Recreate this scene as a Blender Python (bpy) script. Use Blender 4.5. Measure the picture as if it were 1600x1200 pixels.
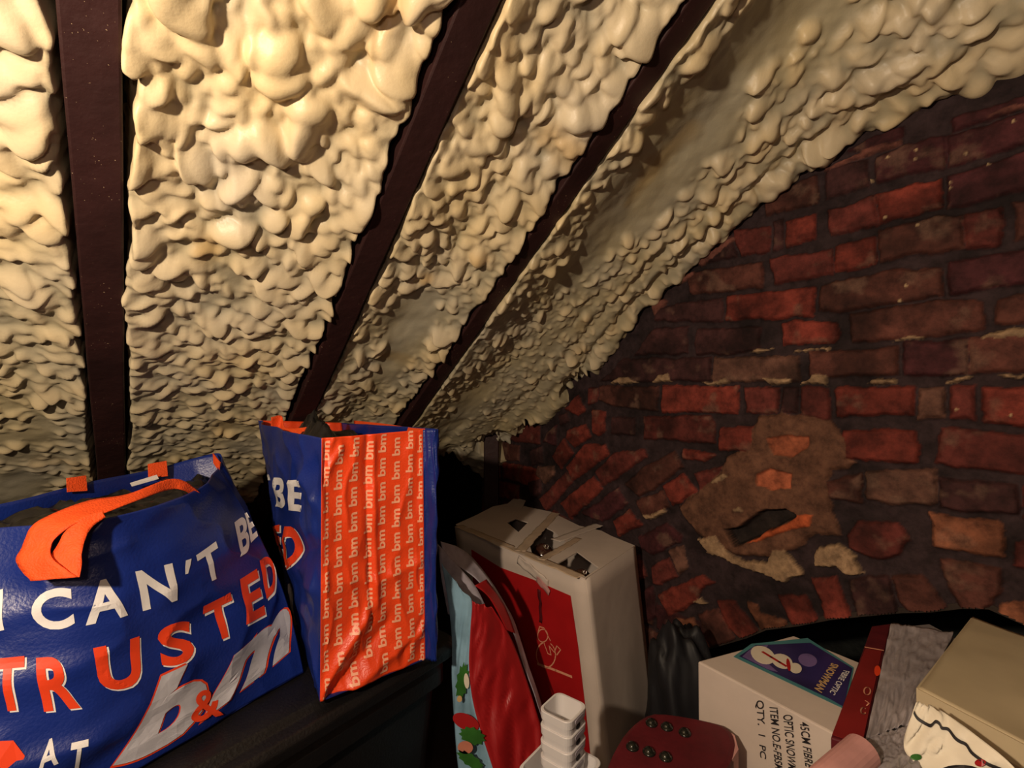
import bpy, bmesh, math, random
import numpy as np
from mathutils import Vector as V, geometry

for o in list(bpy.data.objects): bpy.data.objects.remove(o)
SC = bpy.context.scene
COL = SC.collection

# ------------------------------------------------------------------ camera
F = 760.0                      # focal length in pixels of the 1600 px wide frame
cd = bpy.data.cameras.new('camera'); cd.sensor_width = 36.0; cd.lens = 36.0*F/1600.0
cd.clip_start = 0.02; cd.clip_end = 50
cam = bpy.data.objects.new('camera', cd); COL.objects.link(cam)
CZ = 1.0
cam.location = (0, 0, CZ); cam.rotation_euler = (math.pi/2, 0, 0)
SC.camera = cam

# ------------------------------------------------------------------ world, lamp, exposure
w = bpy.data.worlds.new('world'); SC.world = w; w.use_nodes = True
w.node_tree.nodes['Background'].inputs[0].default_value = (1.0, 0.62, 0.42, 1)
w.node_tree.nodes['Background'].inputs[1].default_value = 0.03
ld = bpy.data.lights.new('loft_bulb', 'POINT'); ld.energy = 49.0; ld.shadow_soft_size = 0.022
ld.color = (1.0, 0.79, 0.58)
lamp = bpy.data.objects.new('loft_bulb', ld); COL.objects.link(lamp); lamp.location = (-0.44, -0.16, 1.20)
ld2 = bpy.data.lights.new('fill_light', 'POINT'); ld2.energy = 3.0; ld2.shadow_soft_size = 0.03  # added fill near the camera, not a lamp of the loft
ld2.color = (1.0, 0.72, 0.58)
lamp2 = bpy.data.objects.new('fill_light', ld2); COL.objects.link(lamp2); lamp2.location = (-0.05, -0.12, 1.10)
SC.view_settings.view_transform = 'Standard'
SC.view_settings.look = 'None'
SC.view_settings.gamma = 1.0
SC.view_settings.use_curve_mapping = False
SC.view_settings.exposure = 0.0

# ------------------------------------------------------------------ helpers
rnd = random.Random(7)
def lin(c):
    c = c/255.0
    return c/12.92 if c <= 0.04045 else ((c+0.055)/1.055)**2.4
def rgb(r, g, b): return (lin(r), lin(g), lin(b))

_T = np.random.RandomState(11).rand(512*512).reshape(512, 512)
def vn(x, y, seed=0):
    """smooth value noise in 0..1 (arrays)"""
    x = np.asarray(x, float)+seed*17.31; y = np.asarray(y, float)+seed*9.77
    xi = np.floor(x).astype(int); yi = np.floor(y).astype(int)
    fx = x-xi; fy = y-yi
    fx = fx*fx*(3-2*fx); fy = fy*fy*(3-2*fy)
    a = _T[xi % 512, yi % 512]; b = _T[(xi+1) % 512, yi % 512]
    c = _T[xi % 512, (yi+1) % 512]; d = _T[(xi+1) % 512, (yi+1) % 512]
    return (a*(1-fx)+b*fx)*(1-fy)+(c*(1-fx)+d*fx)*fy
def fbm(x, y, seed=0, oct=3):
    s = 0; amp = 1; t = 0
    for k in range(oct):
        s = s+amp*vn(np.asarray(x)*2**k, np.asarray(y)*2**k, seed+k*3); t += amp; amp *= 0.5
    return s/t

def mat(name, col, rough=0.7, spec=0.4, noise=None, bump=0.0, bscale=60, metal=0.0, alpha=1.0, coat=0.0, trans=0.0):
    m = bpy.data.materials.new(name); m.use_nodes = True
    nt = m.node_tree; b = nt.nodes['Principled BSDF']
    b.inputs['Base Color'].default_value = (*col, 1); b.inputs['Roughness'].default_value = rough
    b.inputs['Specular IOR Level'].default_value = spec; b.inputs['Metallic'].default_value = metal
    b.inputs['Alpha'].default_value = alpha; b.inputs['Coat Weight'].default_value = coat
    b.inputs['Transmission Weight'].default_value = trans
    tc = nt.nodes.new('ShaderNodeTexCoord')
    n = nt.nodes.new('ShaderNodeTexNoise'); n.inputs['Scale'].default_value = noise[0] if noise else 12
    n.inputs['Detail'].default_value = 5
    nt.links.new(tc.outputs['Object'], n.inputs['Vector'])
    r = nt.nodes.new('ShaderNodeValToRGB')
    k = noise[1] if noise else 0.08
    r.color_ramp.elements[0].position = 0.3; r.color_ramp.elements[1].position = 0.7
    r.color_ramp.elements[0].color = (*[c*(1-k) for c in col], 1)
    r.color_ramp.elements[1].color = (*[min(1, c*(1+k)) for c in col], 1)
    nt.links.new(n.outputs['Fac'], r.inputs['Fac']); nt.links.new(r.outputs['Color'], b.inputs['Base Color'])
    if bump > 0:
        n2 = nt.nodes.new('ShaderNodeTexNoise'); n2.inputs['Scale'].default_value = bscale; n2.inputs['Detail'].default_value = 6
        nt.links.new(tc.outputs['Object'], n2.inputs['Vector'])
        bp = nt.nodes.new('ShaderNodeBump'); bp.inputs['Strength'].default_value = bump; bp.inputs['Distance'].default_value = 0.01
        nt.links.new(n2.outputs['Fac'], bp.inputs['Height']); nt.links.new(bp.outputs['Normal'], b.inputs['Normal'])
    return m

def mesh(name, verts, faces, m, parent=None, smooth=False, link=True):
    me = bpy.data.meshes.new(name)
    me.from_pydata([tuple(map(float, v)) for v in verts], [], [tuple(map(int, f)) for f in faces]); me.update()
    if m is not None:
        for mm in (m if isinstance(m, (list, tuple)) else [m]): me.materials.append(mm)
    if smooth: me.polygons.foreach_set('use_smooth', [True]*len(me.polygons))
    o = bpy.data.objects.new(name, me)
    COL.objects.link(o)
    if parent is not None:
        o.parent = parent
        # parts are modelled in world coordinates; a part's own parts share its frame
        if parent.parent is None: o.matrix_parent_inverse = parent.matrix_basis.inverted()
    return o

def grid_mesh(name, P, m, parent=None, smooth=True, keep=None, colour=None):
    """P: (n,k,3) array of points -> one quad grid mesh"""
    n, k = P.shape[:2]
    idx = np.arange(n*k).reshape(n, k)
    q = np.stack([idx[:-1, :-1], idx[1:, :-1], idx[1:, 1:], idx[:-1, 1:]], -1).reshape(-1, 4)
    if keep is not None:
        kk = keep.reshape(-1)
        q = q[kk[q].all(1)]
    used = np.unique(q); remap = -np.ones(n*k, int); remap[used] = np.arange(len(used))
    q = remap[q]; pts = P.reshape(-1, 3)[used]
    me = bpy.data.meshes.new(name)
    me.vertices.add(len(pts)); me.vertices.foreach_set('co', pts.astype(np.float32).ravel())
    me.loops.add(q.size); me.loops.foreach_set('vertex_index', q.astype(np.int32).ravel())
    me.polygons.add(len(q)); me.polygons.foreach_set('loop_start', np.arange(0, q.size, 4, dtype=np.int32))
    me.polygons.foreach_set('loop_total', np.full(len(q), 4, np.int32))
    me.update(calc_edges=True); me.validate()
    if smooth: me.polygons.foreach_set('use_smooth', [True]*len(me.polygons))
    if colour is not None:
        ca = me.color_attributes.new('Col', 'FLOAT_COLOR', 'POINT')
        c = np.ones((len(pts), 4), np.float32); c[:, :3] = colour.reshape(-1, 3)[used]
        ca.data.foreach_set('color', c.ravel())
    if m is not None: me.materials.append(m)
    o = bpy.data.objects.new(name, me); COL.objects.link(o)
    if parent is not None:
        o.parent = parent; o.matrix_parent_inverse = parent.matrix_basis.inverted()
    return o

def tag(o, label, cat, group=None, kind=None):
    o['label'] = label; o['category'] = cat
    if group: o['group'] = group
    if kind: o['kind'] = kind
    return o
def struct(o, label=None):
    o['kind'] = 'structure'
    if label: o['label'] = label
    return o
def thing(name, loc, label, cat, group=None):
    o = bpy.data.objects.new(name, None); COL.objects.link(o); o.location = loc
    o.empty_display_size = 0.05
    return tag(o, label, cat, group)
def solid(o, t, off=-1, bev=0.0, seg=2):
    if t:
        s = o.modifiers.new('thickness', 'SOLIDIFY'); s.thickness = t; s.offset = off
    if bev:
        b = o.modifiers.new('bevel', 'BEVEL'); b.width = bev; b.segments = seg; b.limit_method = 'ANGLE'
    return o

def ray(px, py): return V(((px-800)/F, 1.0, (600-py)/F))
def at_d(px, py, d): return ray(px, py)*d+V((0, 0, CZ))
def at_z(px, py, z):
    r = ray(px, py); return r*((z-CZ)/r.z)+V((0, 0, CZ))
def proj(p): return (800+F*p[0]/p[1], 600-F*(p[2]-CZ)/p[1])

def box8(c, name, m, parent=None, bev=0.002, sub=None):
    """c: 8 corners, bottom loop 0-3 then top loop 4-7"""
    o = mesh(name, c, [(0, 3, 2, 1), (4, 5, 6, 7), (0, 1, 5, 4), (1, 2, 6, 5), (2, 3, 7, 6), (3, 0, 4, 7)], m, parent)
    if bev: solid(o, 0, bev=bev)
    return o

def tube_mesh(pts, r, k=8):
    pts = [V(p) for p in pts]; vs = []; fs = []
    for i, p in enumerate(pts):
        t = (pts[min(i+1, len(pts)-1)]-pts[max(i-1, 0)]).normalized()
        a = t.cross(V((0, 0, 1)))
        if a.length < 1e-3: a = t.cross(V((1, 0, 0)))
        a.normalize(); b = t.cross(a)
        for j in range(k):
            an = 2*math.pi*j/k; vs.append(p+a*math.cos(an)*r+b*math.sin(an)*r)
    for i in range(len(pts)-1):
        for j in range(k):
            fs.append((i*k+j, i*k+(j+1) % k, (i+1)*k+(j+1) % k, (i+1)*k+j))
    fs.append(tuple(range(k))[::-1]); fs.append(tuple((len(pts)-1)*k+j for j in range(k)))
    return vs, fs

# ------------------------------------------------------------------ the place's own axes
# brick gable wall: vertical plane through P0, runs along D (away) ; N points into the loft
_p = math.atan(600/760.)
D = V((-math.sin(_p), math.cos(_p), 0)); NW = V((-math.cos(_p), -math.sin(_p), 0)); P0 = V((0.488, 1.235, 0))
TS = 0.713                                  # roof pitch (rise over run)
TH = math.atan(TS)
RN = -(V((0, 0, 1))*math.cos(TH)+D*math.sin(TH))     # roof normal, into the loft
RZ0 = CZ+0.2195
def roof(a, b, h=0.0):
    return P0+D*a+NW*b+V((0, 0, RZ0-TS*(a-0.197)))+RN*h
def roof_np(A, B, H):
    out = np.zeros(A.shape+(3,))
    for i in range(3):
        out[..., i] = P0[i]+D[i]*A+NW[i]*B+RN[i]*H
    out[..., 2] += RZ0-TS*(A-0.197)
    return out
def wall_px(px, py):
    """point of the wall plane seen at a pixel of the measured photograph -> (s, z)"""
    r = ray(px, py); n = NW
    t = (P0.x*n.x+P0.y*n.y)/(r.x*n.x+r.y*n.y)
    p = r*t
    return ((p-P0).dot(D), p.z+CZ)

# ------------------------------------------------------------------ materials
M = {}
M['floor'] = mat('dark_boards', (0.035, 0.025, 0.02), 0.9, 0.2, (8, 0.3), 0.3, 30)
M['felt'] = mat('roofing_felt', (0.012, 0.014, 0.013), 0.7, 0.3, (20, 0.4), 0.4, 60)
M['black_plastic'] = mat('black_plastic', (0.006, 0.0052, 0.0056), 0.42, 0.45, (20, 0.2), 0.15, 200)
M['liner'] = mat('bin_liner', (0.010, 0.009, 0.009), 0.28, 0.5, (20, 0.2))
M['blue'] = mat('woven_blue', (0.006, 0.020, 0.165), 0.36, 0.5, (9, 0.18), 0.12, 260)
M['blue2'] = mat('woven_blue_inside', (0.008, 0.018, 0.13), 0.5, 0.4, (9, 0.18))
M['orange'] = mat('woven_orange', (0.78, 0.062, 0.012), 0.34, 0.5, (9, 0.1), 0.12, 260)
M['strap'] = mat('strap_orange', (0.80, 0.085, 0.014), 0.6, 0.3, (60, 0.1), 0.3, 400)
M['letter_white'] = mat('print_white', (0.72, 0.70, 0.70), 0.4, 0.4, (30, 0.06))
M['letter_silver'] = mat('print_silver', (0.42, 0.42, 0.47), 0.4, 0.5, (14, 0.35))
M['letter_orange'] = mat('print_orange', (0.72, 0.055, 0.014), 0.4, 0.4, (30, 0.06))
M['letter_pale'] = mat('print_pale', (0.80, 0.36, 0.22), 0.4, 0.4, (30, 0.06))
M['card'] = mat('white_card', (0.55, 0.47, 0.41), 0.75, 0.25, (7, 0.10), 0.08, 30)
M['tape'] = mat('packing_tape', (0.50, 0.38, 0.27), 0.4, 0.5, (12, 0.12), 0.2, 40)
M['kraft'] = mat('kraft_inside', (0.22, 0.10, 0.055), 0.8, 0.2, (12, 0.15))
M['red_print'] = mat('red_print', (0.40, 0.010, 0.012), 0.42, 0.45, (14, 0.12))
M['paper_white'] = mat('white_paper', (0.68, 0.62, 0.50), 0.6, 0.3, (9, 0.10), 0.1, 30)
M['ink'] = mat('black_ink', (0.02, 0.018, 0.02), 0.6, 0.3)
M['navy'] = mat('label_navy', (0.022, 0.018, 0.10), 0.35, 0.5, (14, 0.4))
M['lilac'] = mat('label_lilac', (0.16, 0.11, 0.28), 0.35, 0.5, (14, 0.3))
M['teal'] = mat('label_teal', (0.06, 0.22, 0.24), 0.4, 0.5)
M['gold'] = mat('label_gold', (0.55, 0.36, 0.16), 0.5, 0.4)
M['dark_red'] = mat('dark_red', (0.085, 0.006, 0.010), 0.6, 0.3, (25, 0.25), 0.1, 120)
M['tan'] = mat('tan_card', (0.44, 0.36, 0.23), 0.6, 0.35, (5, 0.14), 0.1, 16)
M['tan_edge'] = mat('tan_card_side', (0.40, 0.30, 0.19), 0.65, 0.3, (7, 0.12))
M['plastic_wrap'] = mat('clear_wrap', (0.30, 0.27, 0.28), 0.22, 0.6, (8, 0.35), 0.5, 14)
M['basket'] = mat('white_plastic', (0.62, 0.60, 0.60), 0.35, 0.5, (10, 0.04))
M['pink'] = mat('pink_paper', (0.52, 0.26, 0.24), 0.6, 0.3, (14, 0.25))
M['sky_print'] = mat('sky_blue_print', (0.22, 0.38, 0.50), 0.35, 0.5, (16, 0.25))
M['grey_print'] = mat('pale_band_print', (0.36, 0.33, 0.38), 0.4, 0.5, (40, 0.25))
M['green_print'] = mat('green_print', (0.03, 0.13, 0.02), 0.4, 0.5, (30, 0.3))
M['bag_red'] = mat('bag_red', (0.34, 0.010, 0.012), 0.45, 0.5, (10, 0.12))
M['peach'] = mat('peach_print', (0.55, 0.20, 0.13), 0.4, 0.5, (14, 0.1))
M['brown_gloss'] = mat('brown_gloss', (0.05, 0.018, 0.012), 0.14, 0.6, (30, 0.4))
M['silver'] = mat('silver', (0.7, 0.68, 0.66), 0.22, 0.5, metal=1.0)
M['gift_red'] = mat('gift_red', (0.19, 0.012, 0.012), 0.4, 0.5, (14, 0.2))
M['dull_black'] = mat('dull_black_sheet', (0.010, 0.010, 0.012), 0.55, 0.3, (14, 0.2))
M['stud'] = mat('black_stud', (0.008, 0.009, 0.007), 0.16, 0.5)

# wood of the rafters: dark stained, with fine cream overspray
def rafter_mat():
    m = mat('stained_rafter', (0.026, 0.0080, 0.0076), 0.62, 0.3, (9, 0.3), 0.25, 40)
    nt = m.node_tree; b = nt.nodes['Principled BSDF']
    src = b.inputs['Base Color'].links[0].from_socket
    tc = [n for n in nt.nodes if n.type == 'TEX_COORD'][0]
    n1 = nt.nodes.new('ShaderNodeTexNoise'); n1.inputs['Scale'].default_value = 330; n1.inputs['Detail'].default_value = 2
    n2 = nt.nodes.new('ShaderNodeTexNoise'); n2.inputs['Scale'].default_value = 9; n2.inputs['Detail'].default_value = 2
    for n in (n1, n2): nt.links.new(tc.outputs['Object'], n.inputs['Vector'])
    mu = nt.nodes.new('ShaderNodeMath'); mu.operation = 'MULTIPLY_ADD'; mu.inputs[1].default_value = 0.30
    nt.links.new(n2.outputs['Fac'], mu.inputs[0]); nt.links.new(n1.outputs['Fac'], mu.inputs[2])
    r = nt.nodes.new('ShaderNodeValToRGB'); r.color_ramp.elements[0].position = 0.90; r.color_ramp.elements[1].position = 0.92
    nt.links.new(mu.outputs[0], r.inputs['Fac'])
    mx = nt.nodes.new('ShaderNodeMix'); mx.data_type = 'RGBA'
    nt.links.new(r.outputs['Color'], mx.inputs[0]); nt.links.new(src, mx.inputs[6]); mx.inputs[7].default_value = (0.35, 0.25, 0.15, 1)
    nt.links.new(mx.outputs[2], b.inputs['Base Color'])
    return m
M['rafter'] = rafter_mat()

def foam_mat():
    m = bpy.data.materials.new('spray_foam'); m.use_nodes = True
    nt = m.node_tree; b = nt.nodes['Principled BSDF']
    b.inputs['Roughness'].default_value = 0.42; b.inputs['Specular IOR Level'].default_value = 0.35
    at = nt.nodes.new('ShaderNodeAttribute'); at.attribute_name = 'Col'
    tc = nt.nodes.new('ShaderNodeTexCoord')
    n1 = nt.nodes.new('ShaderNodeTexNoise'); n1.inputs['Scale'].default_value = 6; n1.inputs['Detail'].default_value = 3
    nt.links.new(tc.outputs['Object'], n1.inputs['Vector'])
    r = nt.nodes.new('ShaderNodeValToRGB')
    r.color_ramp.elements[0].position = 0.35; r.color_ramp.elements[0].color = (0.92, 0.95, 1.0, 1)
    r.color_ramp.elements[1].position = 0.65; r.color_ramp.elements[1].color = (1.0, 0.97, 0.86, 1)
    nt.links.new(n1.outputs['Fac'], r.inputs['Fac'])
    mx = nt.nodes.new('ShaderNodeMix'); mx.data_type = 'RGBA'; mx.blend_type = 'MULTIPLY'; mx.inputs[0].default_value = 1
    nt.links.new(at.outputs['Color'], mx.inputs[6]); nt.links.new(r.outputs['Color'], mx.inputs[7])
    nt.links.new(mx.outputs[2], b.inputs['Base Color'])
    n2 = nt.nodes.new('ShaderNodeTexNoise'); n2.inputs['Scale'].default_value = 190; n2.inputs['Detail'].default_value = 3
    nt.links.new(tc.outputs['Object'], n2.inputs['Vector'])
    bp = nt.nodes.new('ShaderNodeBump'); bp.inputs['Strength'].default_value = 0.10; bp.inputs['Distance'].default_value = 0.004
    nt.links.new(n2.outputs['Fac'], bp.inputs['Height']); nt.links.new(bp.outputs['Normal'], b.inputs['Normal'])
    return m
M['foam'] = foam_mat()

def brick_mat():
    m = bpy.data.materials.new('old_bricks'); m.use_nodes = True
    nt = m.node_tree; b = nt.nodes['Principled BSDF']
    b.inputs['Roughness'].default_value = 0.85; b.inputs['Specular IOR Level'].default_value = 0.25
    at = nt.nodes.new('ShaderNodeAttribute'); at.attribute_name = 'Col'
    tc = nt.nodes.new('ShaderNodeTexCoord')
    n1 = nt.nodes.new('ShaderNodeTexNoise'); n1.inputs['Scale'].default_value = 38; n1.inputs['Detail'].default_value = 8; n1.inputs['Roughness'].default_value = 0.7
    nt.links.new(tc.outputs['Object'], n1.inputs['Vector'])
    r = nt.nodes.new('ShaderNodeValToRGB')
    r.color_ramp.elements[0].position = 0.34; r.color_ramp.elements[0].color = (0.45, 0.42, 0.42, 1)
    r.color_ramp.elements[1].position = 0.62; r.color_ramp.elements[1].color = (1.15, 1.12, 1.1, 1)
    nt.links.new(n1.outputs['Fac'], r.inputs['Fac'])
    mx = nt.nodes.new('ShaderNodeMix'); mx.data_type = 'RGBA'; mx.blend_type = 'MULTIPLY'; mx.inputs[0].default_value = 1
    nt.links.new(at.outputs['Color'], mx.inputs[6]); nt.links.new(r.outputs['Color'], mx.inputs[7])
    nt.links.new(mx.outputs[2], b.inputs['Base Color'])
    n2 = nt.nodes.new('ShaderNodeTexNoise'); n2.inputs['Scale'].default_value = 120; n2.inputs['Detail'].default_value = 5
    nt.links.new(tc.outputs['Object'], n2.inputs['Vector'])
    bp = nt.nodes.new('ShaderNodeBump'); bp.inputs['Strength'].default_value = 0.35; bp.inputs['Distance'].default_value = 0.004
    nt.links.new(n2.outputs['Fac'], bp.inputs['Height']); nt.links.new(bp.outputs['Normal'], b.inputs['Normal'])
    return m
M['brick'] = brick_mat()

# ------------------------------------------------------------------ the setting: floor, roof deck, back of the void
def wp(s, z, out=0.0): return P0+D*s+NW*out+V((0, 0, z))
fl = [wp(-2.2, 0, -0.75), wp(2.0, 0, -0.75), wp(2.0, 0, 2.8), wp(-2.2, 0, 2.8)]
fl = fl+[p-V((0, 0, 0.03)) for p in fl]
o = mesh('floor', fl, [(0, 3, 2, 1), (4, 5, 6, 7), (0, 1, 5, 4), (1, 2, 6, 5), (2, 3, 7, 6), (3, 0, 4, 7)], M['floor']); struct(o)
dk = [roof(-1.9, -0.75, -0.055), roof(2.0, -0.75, -0.055), roof(2.0, 2.8, -0.055), roof(-1.9, 2.8, -0.055)]
dk = dk+[p-RN*0.02 for p in dk]
o = mesh('ceiling', dk, [(0, 1, 2, 3), (7, 6, 5, 4), (0, 4, 5, 1), (1, 5, 6, 2), (2, 6, 7, 3), (3, 7, 4, 0)], M['felt']); struct(o)
bk = [wp(-2.2, 0, -0.70), wp(1.5, 0, -0.70), wp(1.5, 1.0, -0.70), wp(-2.2, 2.6, -0.70)]
o = mesh('wall_back', bk, [(0, 1, 2, 3)], M['felt']); solid(o, 0.03); struct(o)

# ------------------------------------------------------------------ brick gable wall
CR = {'R': (0.170, 0.031, 0.021), 'r': (0.115, 0.025, 0.020), 'D': (0.055, 0.020, 0.020), 'B': (0.088, 0.030, 0.022),
      'O': (0.250, 0.092, 0.048), 'P': (0.066, 0.017, 0.020), 'G': (0.130, 0.062, 0.044)}
BR = """P 1490,186 1640,140 1640,158 1492,204
P 1325,235 1412,200 1412,217 1350,240
P 1372,246 1415,228 1478,215 1478,262 1374,285
P 1482,213 1600,178 1640,166 1640,216 1598,228 1484,259
D 1290,267 1354,252 1360,290 1294,310
B 1198,308 1277,272 1280,318 1200,335
r 1297,330 1364,308 1372,354 1300,367
R 1367,307 1474,280 1473,325 1376,350
P 1486,275 1600,240 1640,228 1640,290 1600,300 1486,325
R 1230,346 1275,335 1275,375 1228,387
B 1375,361 1475,338 1505,336 1507,388 1378,408
r 1510,335 1562,327 1562,382 1512,388
B 1585,320 1660,305 1660,362 1585,378
r 1205,406 1302,390 1302,430 1212,443
R 1308,385 1370,372 1370,412 1306,425
B 1283,447 1397,422 1474,420 1474,463 1312,487 1283,483
P 1487,409 1600,393 1700,375 1700,430 1600,445 1485,461
B 1330,490 1470,472 1535,470 1535,515 1395,530 1333,533
B 1560,466 1680,450 1680,500 1556,506
R 1226,505 1240,502 1307,502 1312,520 1305,535 1225,540
R 1138,464 1274,448 1274,492 1220,496 1136,500
D 1026,484 1088,470 1132,466 1132,502 1024,502
B 1075,428 1194,412 1194,448 1080,460
r 1150,362 1204,354 1204,392 1160,400
D 1112,388 1147,368 1152,400 1095,414
D 1210,345 1224,342 1222,390 1210,392
D 1021,514 1077,512 1075,552 994,554
D 1091,514 1190,512 1190,548 1089,556
D 962,575 975,561 1111,560 1113,595 940,596
G 1118,559 1248,558 1248,595 1116,597
B 1265,551 1402,544 1400,584 1265,589
P 1412,536 1514,530 1514,584 1412,586
B 1518,528 1640,520 1640,576 1518,584
r 921,608 935,606 935,628 920,632
B 938,604 1030,604 1029,641 965,635 938,626
R 1037,604 1155,604 1155,644 1037,644
r 1167,606 1218,606 1216,646 1167,646
r 1252,606 1294,606 1296,640 1294,655 1254,650
D 1224,606 1247,606 1247,646 1222,646
R 1307,605 1427,605 1427,648 1310,650
G 1436,607 1474,605 1474,654 1436,654
r 1485,605 1522,603 1520,654 1484,654
R 1537,607 1680,601 1680,668 1537,657
R 927,640 947,644 947,672 935,682 927,675
D 958,651 994,653 992,680 958,678
r 1008,651 1113,651 1120,673 1120,691 1008,685
R 1127,669 1180,664 1180,702 1127,703
R 1318,670 1432,674 1438,700 1434,722 1318,718
r 1472,670 1700,686 1700,752 1530,730 1464,724
B 1296,750 1348,740 1350,784 1298,780
G 1354,738 1408,734 1464,736 1464,788 1408,788 1358,778
D 1470,748 1588,756 1588,804 1470,794
r 1600,758 1700,764 1700,825 1600,812
r 1326,834 1344,816 1404,816 1424,840 1408,864 1366,870 1328,856
O 1456,802 1560,816 1570,830 1570,872 1510,862 1456,852
r 1588,845 1680,832 1680,900 1590,884
D 1032,982 1056,982 1080,1018 1080,1026 1055,1034
G 1028,1000 1046,1034 1028,1043
O 1058,966 1084,964 1112,1012 1098,1018 1080,1000
B 1092,960 1126,952 1150,994 1148,1000 1116,1008
R 1124,940 1148,938 1190,990 1164,1000 1140,976
O 1170,938 1182,944 1186,960 1230,970 1232,980 1196,988 1180,966
R 1218,928 1258,928 1280,968 1278,978 1244,982
R 1270,902 1308,902 1330,968 1296,972
D 1328,906 1390,896 1406,962 1342,968
B 1396,896 1440,898 1482,958 1432,960 1408,938
B 1474,874 1566,890 1568,920 1540,954 1502,954 1482,918
O 1568,942 1660,925 1680,1000 1600,985 1558,966
R 904,618 916,640 904,650 884,638
R 890,672 916,664 924,682 898,700 886,684
R 882,686 896,708 878,732 863,714
R 916,694 948,696 954,710 896,750 886,730
r 964,706 1008,702 1012,714 944,760 932,738
B 1012,728 1054,706 1070,730 1000,776 978,756
R 1068,700 1120,710 1100,720 1068,716
R 1034,760 1070,740 1090,766 1054,790
r 1088,740 1132,726 1120,752 1098,766
B 996,784 1036,766 1048,792 1008,810
R 928,744 944,764 894,810 878,786
r 886,738 896,752 856,798 844,780
P 968,762 982,786 944,816 910,802
R 984,796 1004,822 968,838 960,814
r 866,798 890,812 880,822 860,808
P 872,664 870,696 850,690 856,676
D 830,704 848,698 850,722 832,728
G 842,728 866,728 868,742 852,754 840,740
D 828,752 846,748 846,770 832,780
D 876,648 888,644 890,660 878,664
P 1000,840 1044,816 1066,836 1064,846 1022,866 1004,856
r 1020,884 1046,872 1060,900 1034,914 1022,912
G 1046,862 1068,852 1076,886 1062,896
R 1030,930 1100,896 1116,908 1098,920 1088,940 1048,960
P 905,832 950,845 940,880 890,866
r 950,888 1000,866 1012,900 965,925
P 965,940 1020,915 1026,960 985,985
B 985,1000 1022,985 1024,1050 1000,1060"""
PLASTER = [(1185,650),(1220,648),(1264,651),(1296,654),(1310,668),(1322,683),(1326,716),(1340,724),(1326,733),(1306,735),(1296,750),(1300,770),(1300,798),(1312,818),(1316,836),(1296,833),(1275,836),(1258,850),(1215,868),(1170,866),(1145,864),(1120,850),(1090,832),(1070,806),(1062,790),(1076,778),(1100,762),(1130,735),(1138,712),(1176,700),(1178,668)]
INP = [[(1200,684),(1232,678),(1268,682),(1266,700),(1240,713),(1215,712),(1206,695)], [(1186,738),(1204,731),(1240,740),(1240,764),(1210,766),(1186,756)]]
HOLE = [(1135,828),(1160,822),(1185,800),(1230,795),(1246,805),(1236,815),(1200,833),(1160,850),(1148,852)]
LIP = [(1168,847),(1197,832),(1236,818),(1246,803),(1272,804),(1268,822),(1240,828),(1195,842)]
CREAM = [[(1092,840),(1120,836),(1140,860),(1160,874),(1200,876),(1212,860),(1230,858),(1258,896),(1228,908),(1200,896),(1170,888),(1140,876),(1112,862)],
         [(1275,857),(1310,847),(1338,868),(1352,898),(1324,899),(1310,885),(1275,882)],
         [(958,600),(970,590),(985,589),(1000,599)], [(1024,597),(1032,586),(1048,584),(1052,598)], [(1100,597),(1138,592),(1144,598),(1110,601)],
         [(1194,592),(1236,592),(1232,600),(1200,600)], [(1244,601),(1264,595),(1270,588),(1294,587),(1292,602)], [(1170,552),(1190,545),(1212,544),(1200,549)],
         [(1242,548),(1298,543),(1298,547),(1242,551)], [(1394,536),(1420,526),(1446,528),(1420,531)], [(1534,526),(1558,518),(1580,510),(1640,512),(1640,522),(1570,526)],
         [(1480,598),(1520,588),(1518,593),(1482,601)], [(1560,585),(1640,578),(1640,584),(1564,588)],
         [(1150,795),(1160,790),(1164,797),(1152,799)], [(1300,868),(1312,862),(1318,868),(1306,874)],
         [(1115,752),(1135,740),(1142,744),(1125,755)], [(1008,804),(1040,796),(1044,800),(1012,812)], [(1350,597),(1362,591),(1400,592),(1398,598)], [(1084,936),(1096,934),(1108,944),(1092,940)]]
STREAK = [[(1285,266),(1350,238),(1412,219),(1412,226),(1352,246),(1290,270)], [(1540,184),(1570,172),(1640,158),(1640,163),(1575,178)], [(1020,476),(1038,466),(1046,470),(1024,498)], [(1090,413),(1150,370),(1155,375),(1098,418)], [(1058,440),(1084,424),(1088,428),(1060,448)]]
SPECK = [(1394,246),(1431,236),(1431,255),(1366,280),(1490,288),(1489,297),(1548,257),(1416,447),(1409,471),(1581,647),(1493,640),(1439,352),(1384,343),(1581,196),(1510,242)]
ARCH = [(1028,1050),(1055,1037),(1110,1020),(1165,1004),(1196,991),(1245,985),(1296,975),(1342,970),(1406,964),(1450,963),(1500,957),(1545,958),(1570,969),(1640,1000),(1760,1080)]

def poly_sd(poly, X, Y):
    """signed distance, positive inside"""
    d2 = np.full(X.shape, 1e9); ins = np.zeros(X.shape, bool); n = len(poly)
    for i in range(n):
        x0, y0 = poly[i]; x1, y1 = poly[(i+1) % n]
        ex, ey = x1-x0, y1-y0
        wx, wy = X-x0, Y-y0
        t = np.clip((wx*ex+wy*ey)/(ex*ex+ey*ey+1e-12), 0, 1)
        d2 = np.minimum(d2, (wx-t*ex)**2+(wy-t*ey)**2)
        c = ((y0 > Y) != (y1 > Y)) & (X < (x1-x0)*(Y-y0)/((y1-y0)+1e-12)+x0)
        ins ^= c
    d = np.sqrt(d2)
    return np.where(ins, d, -d)

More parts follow.
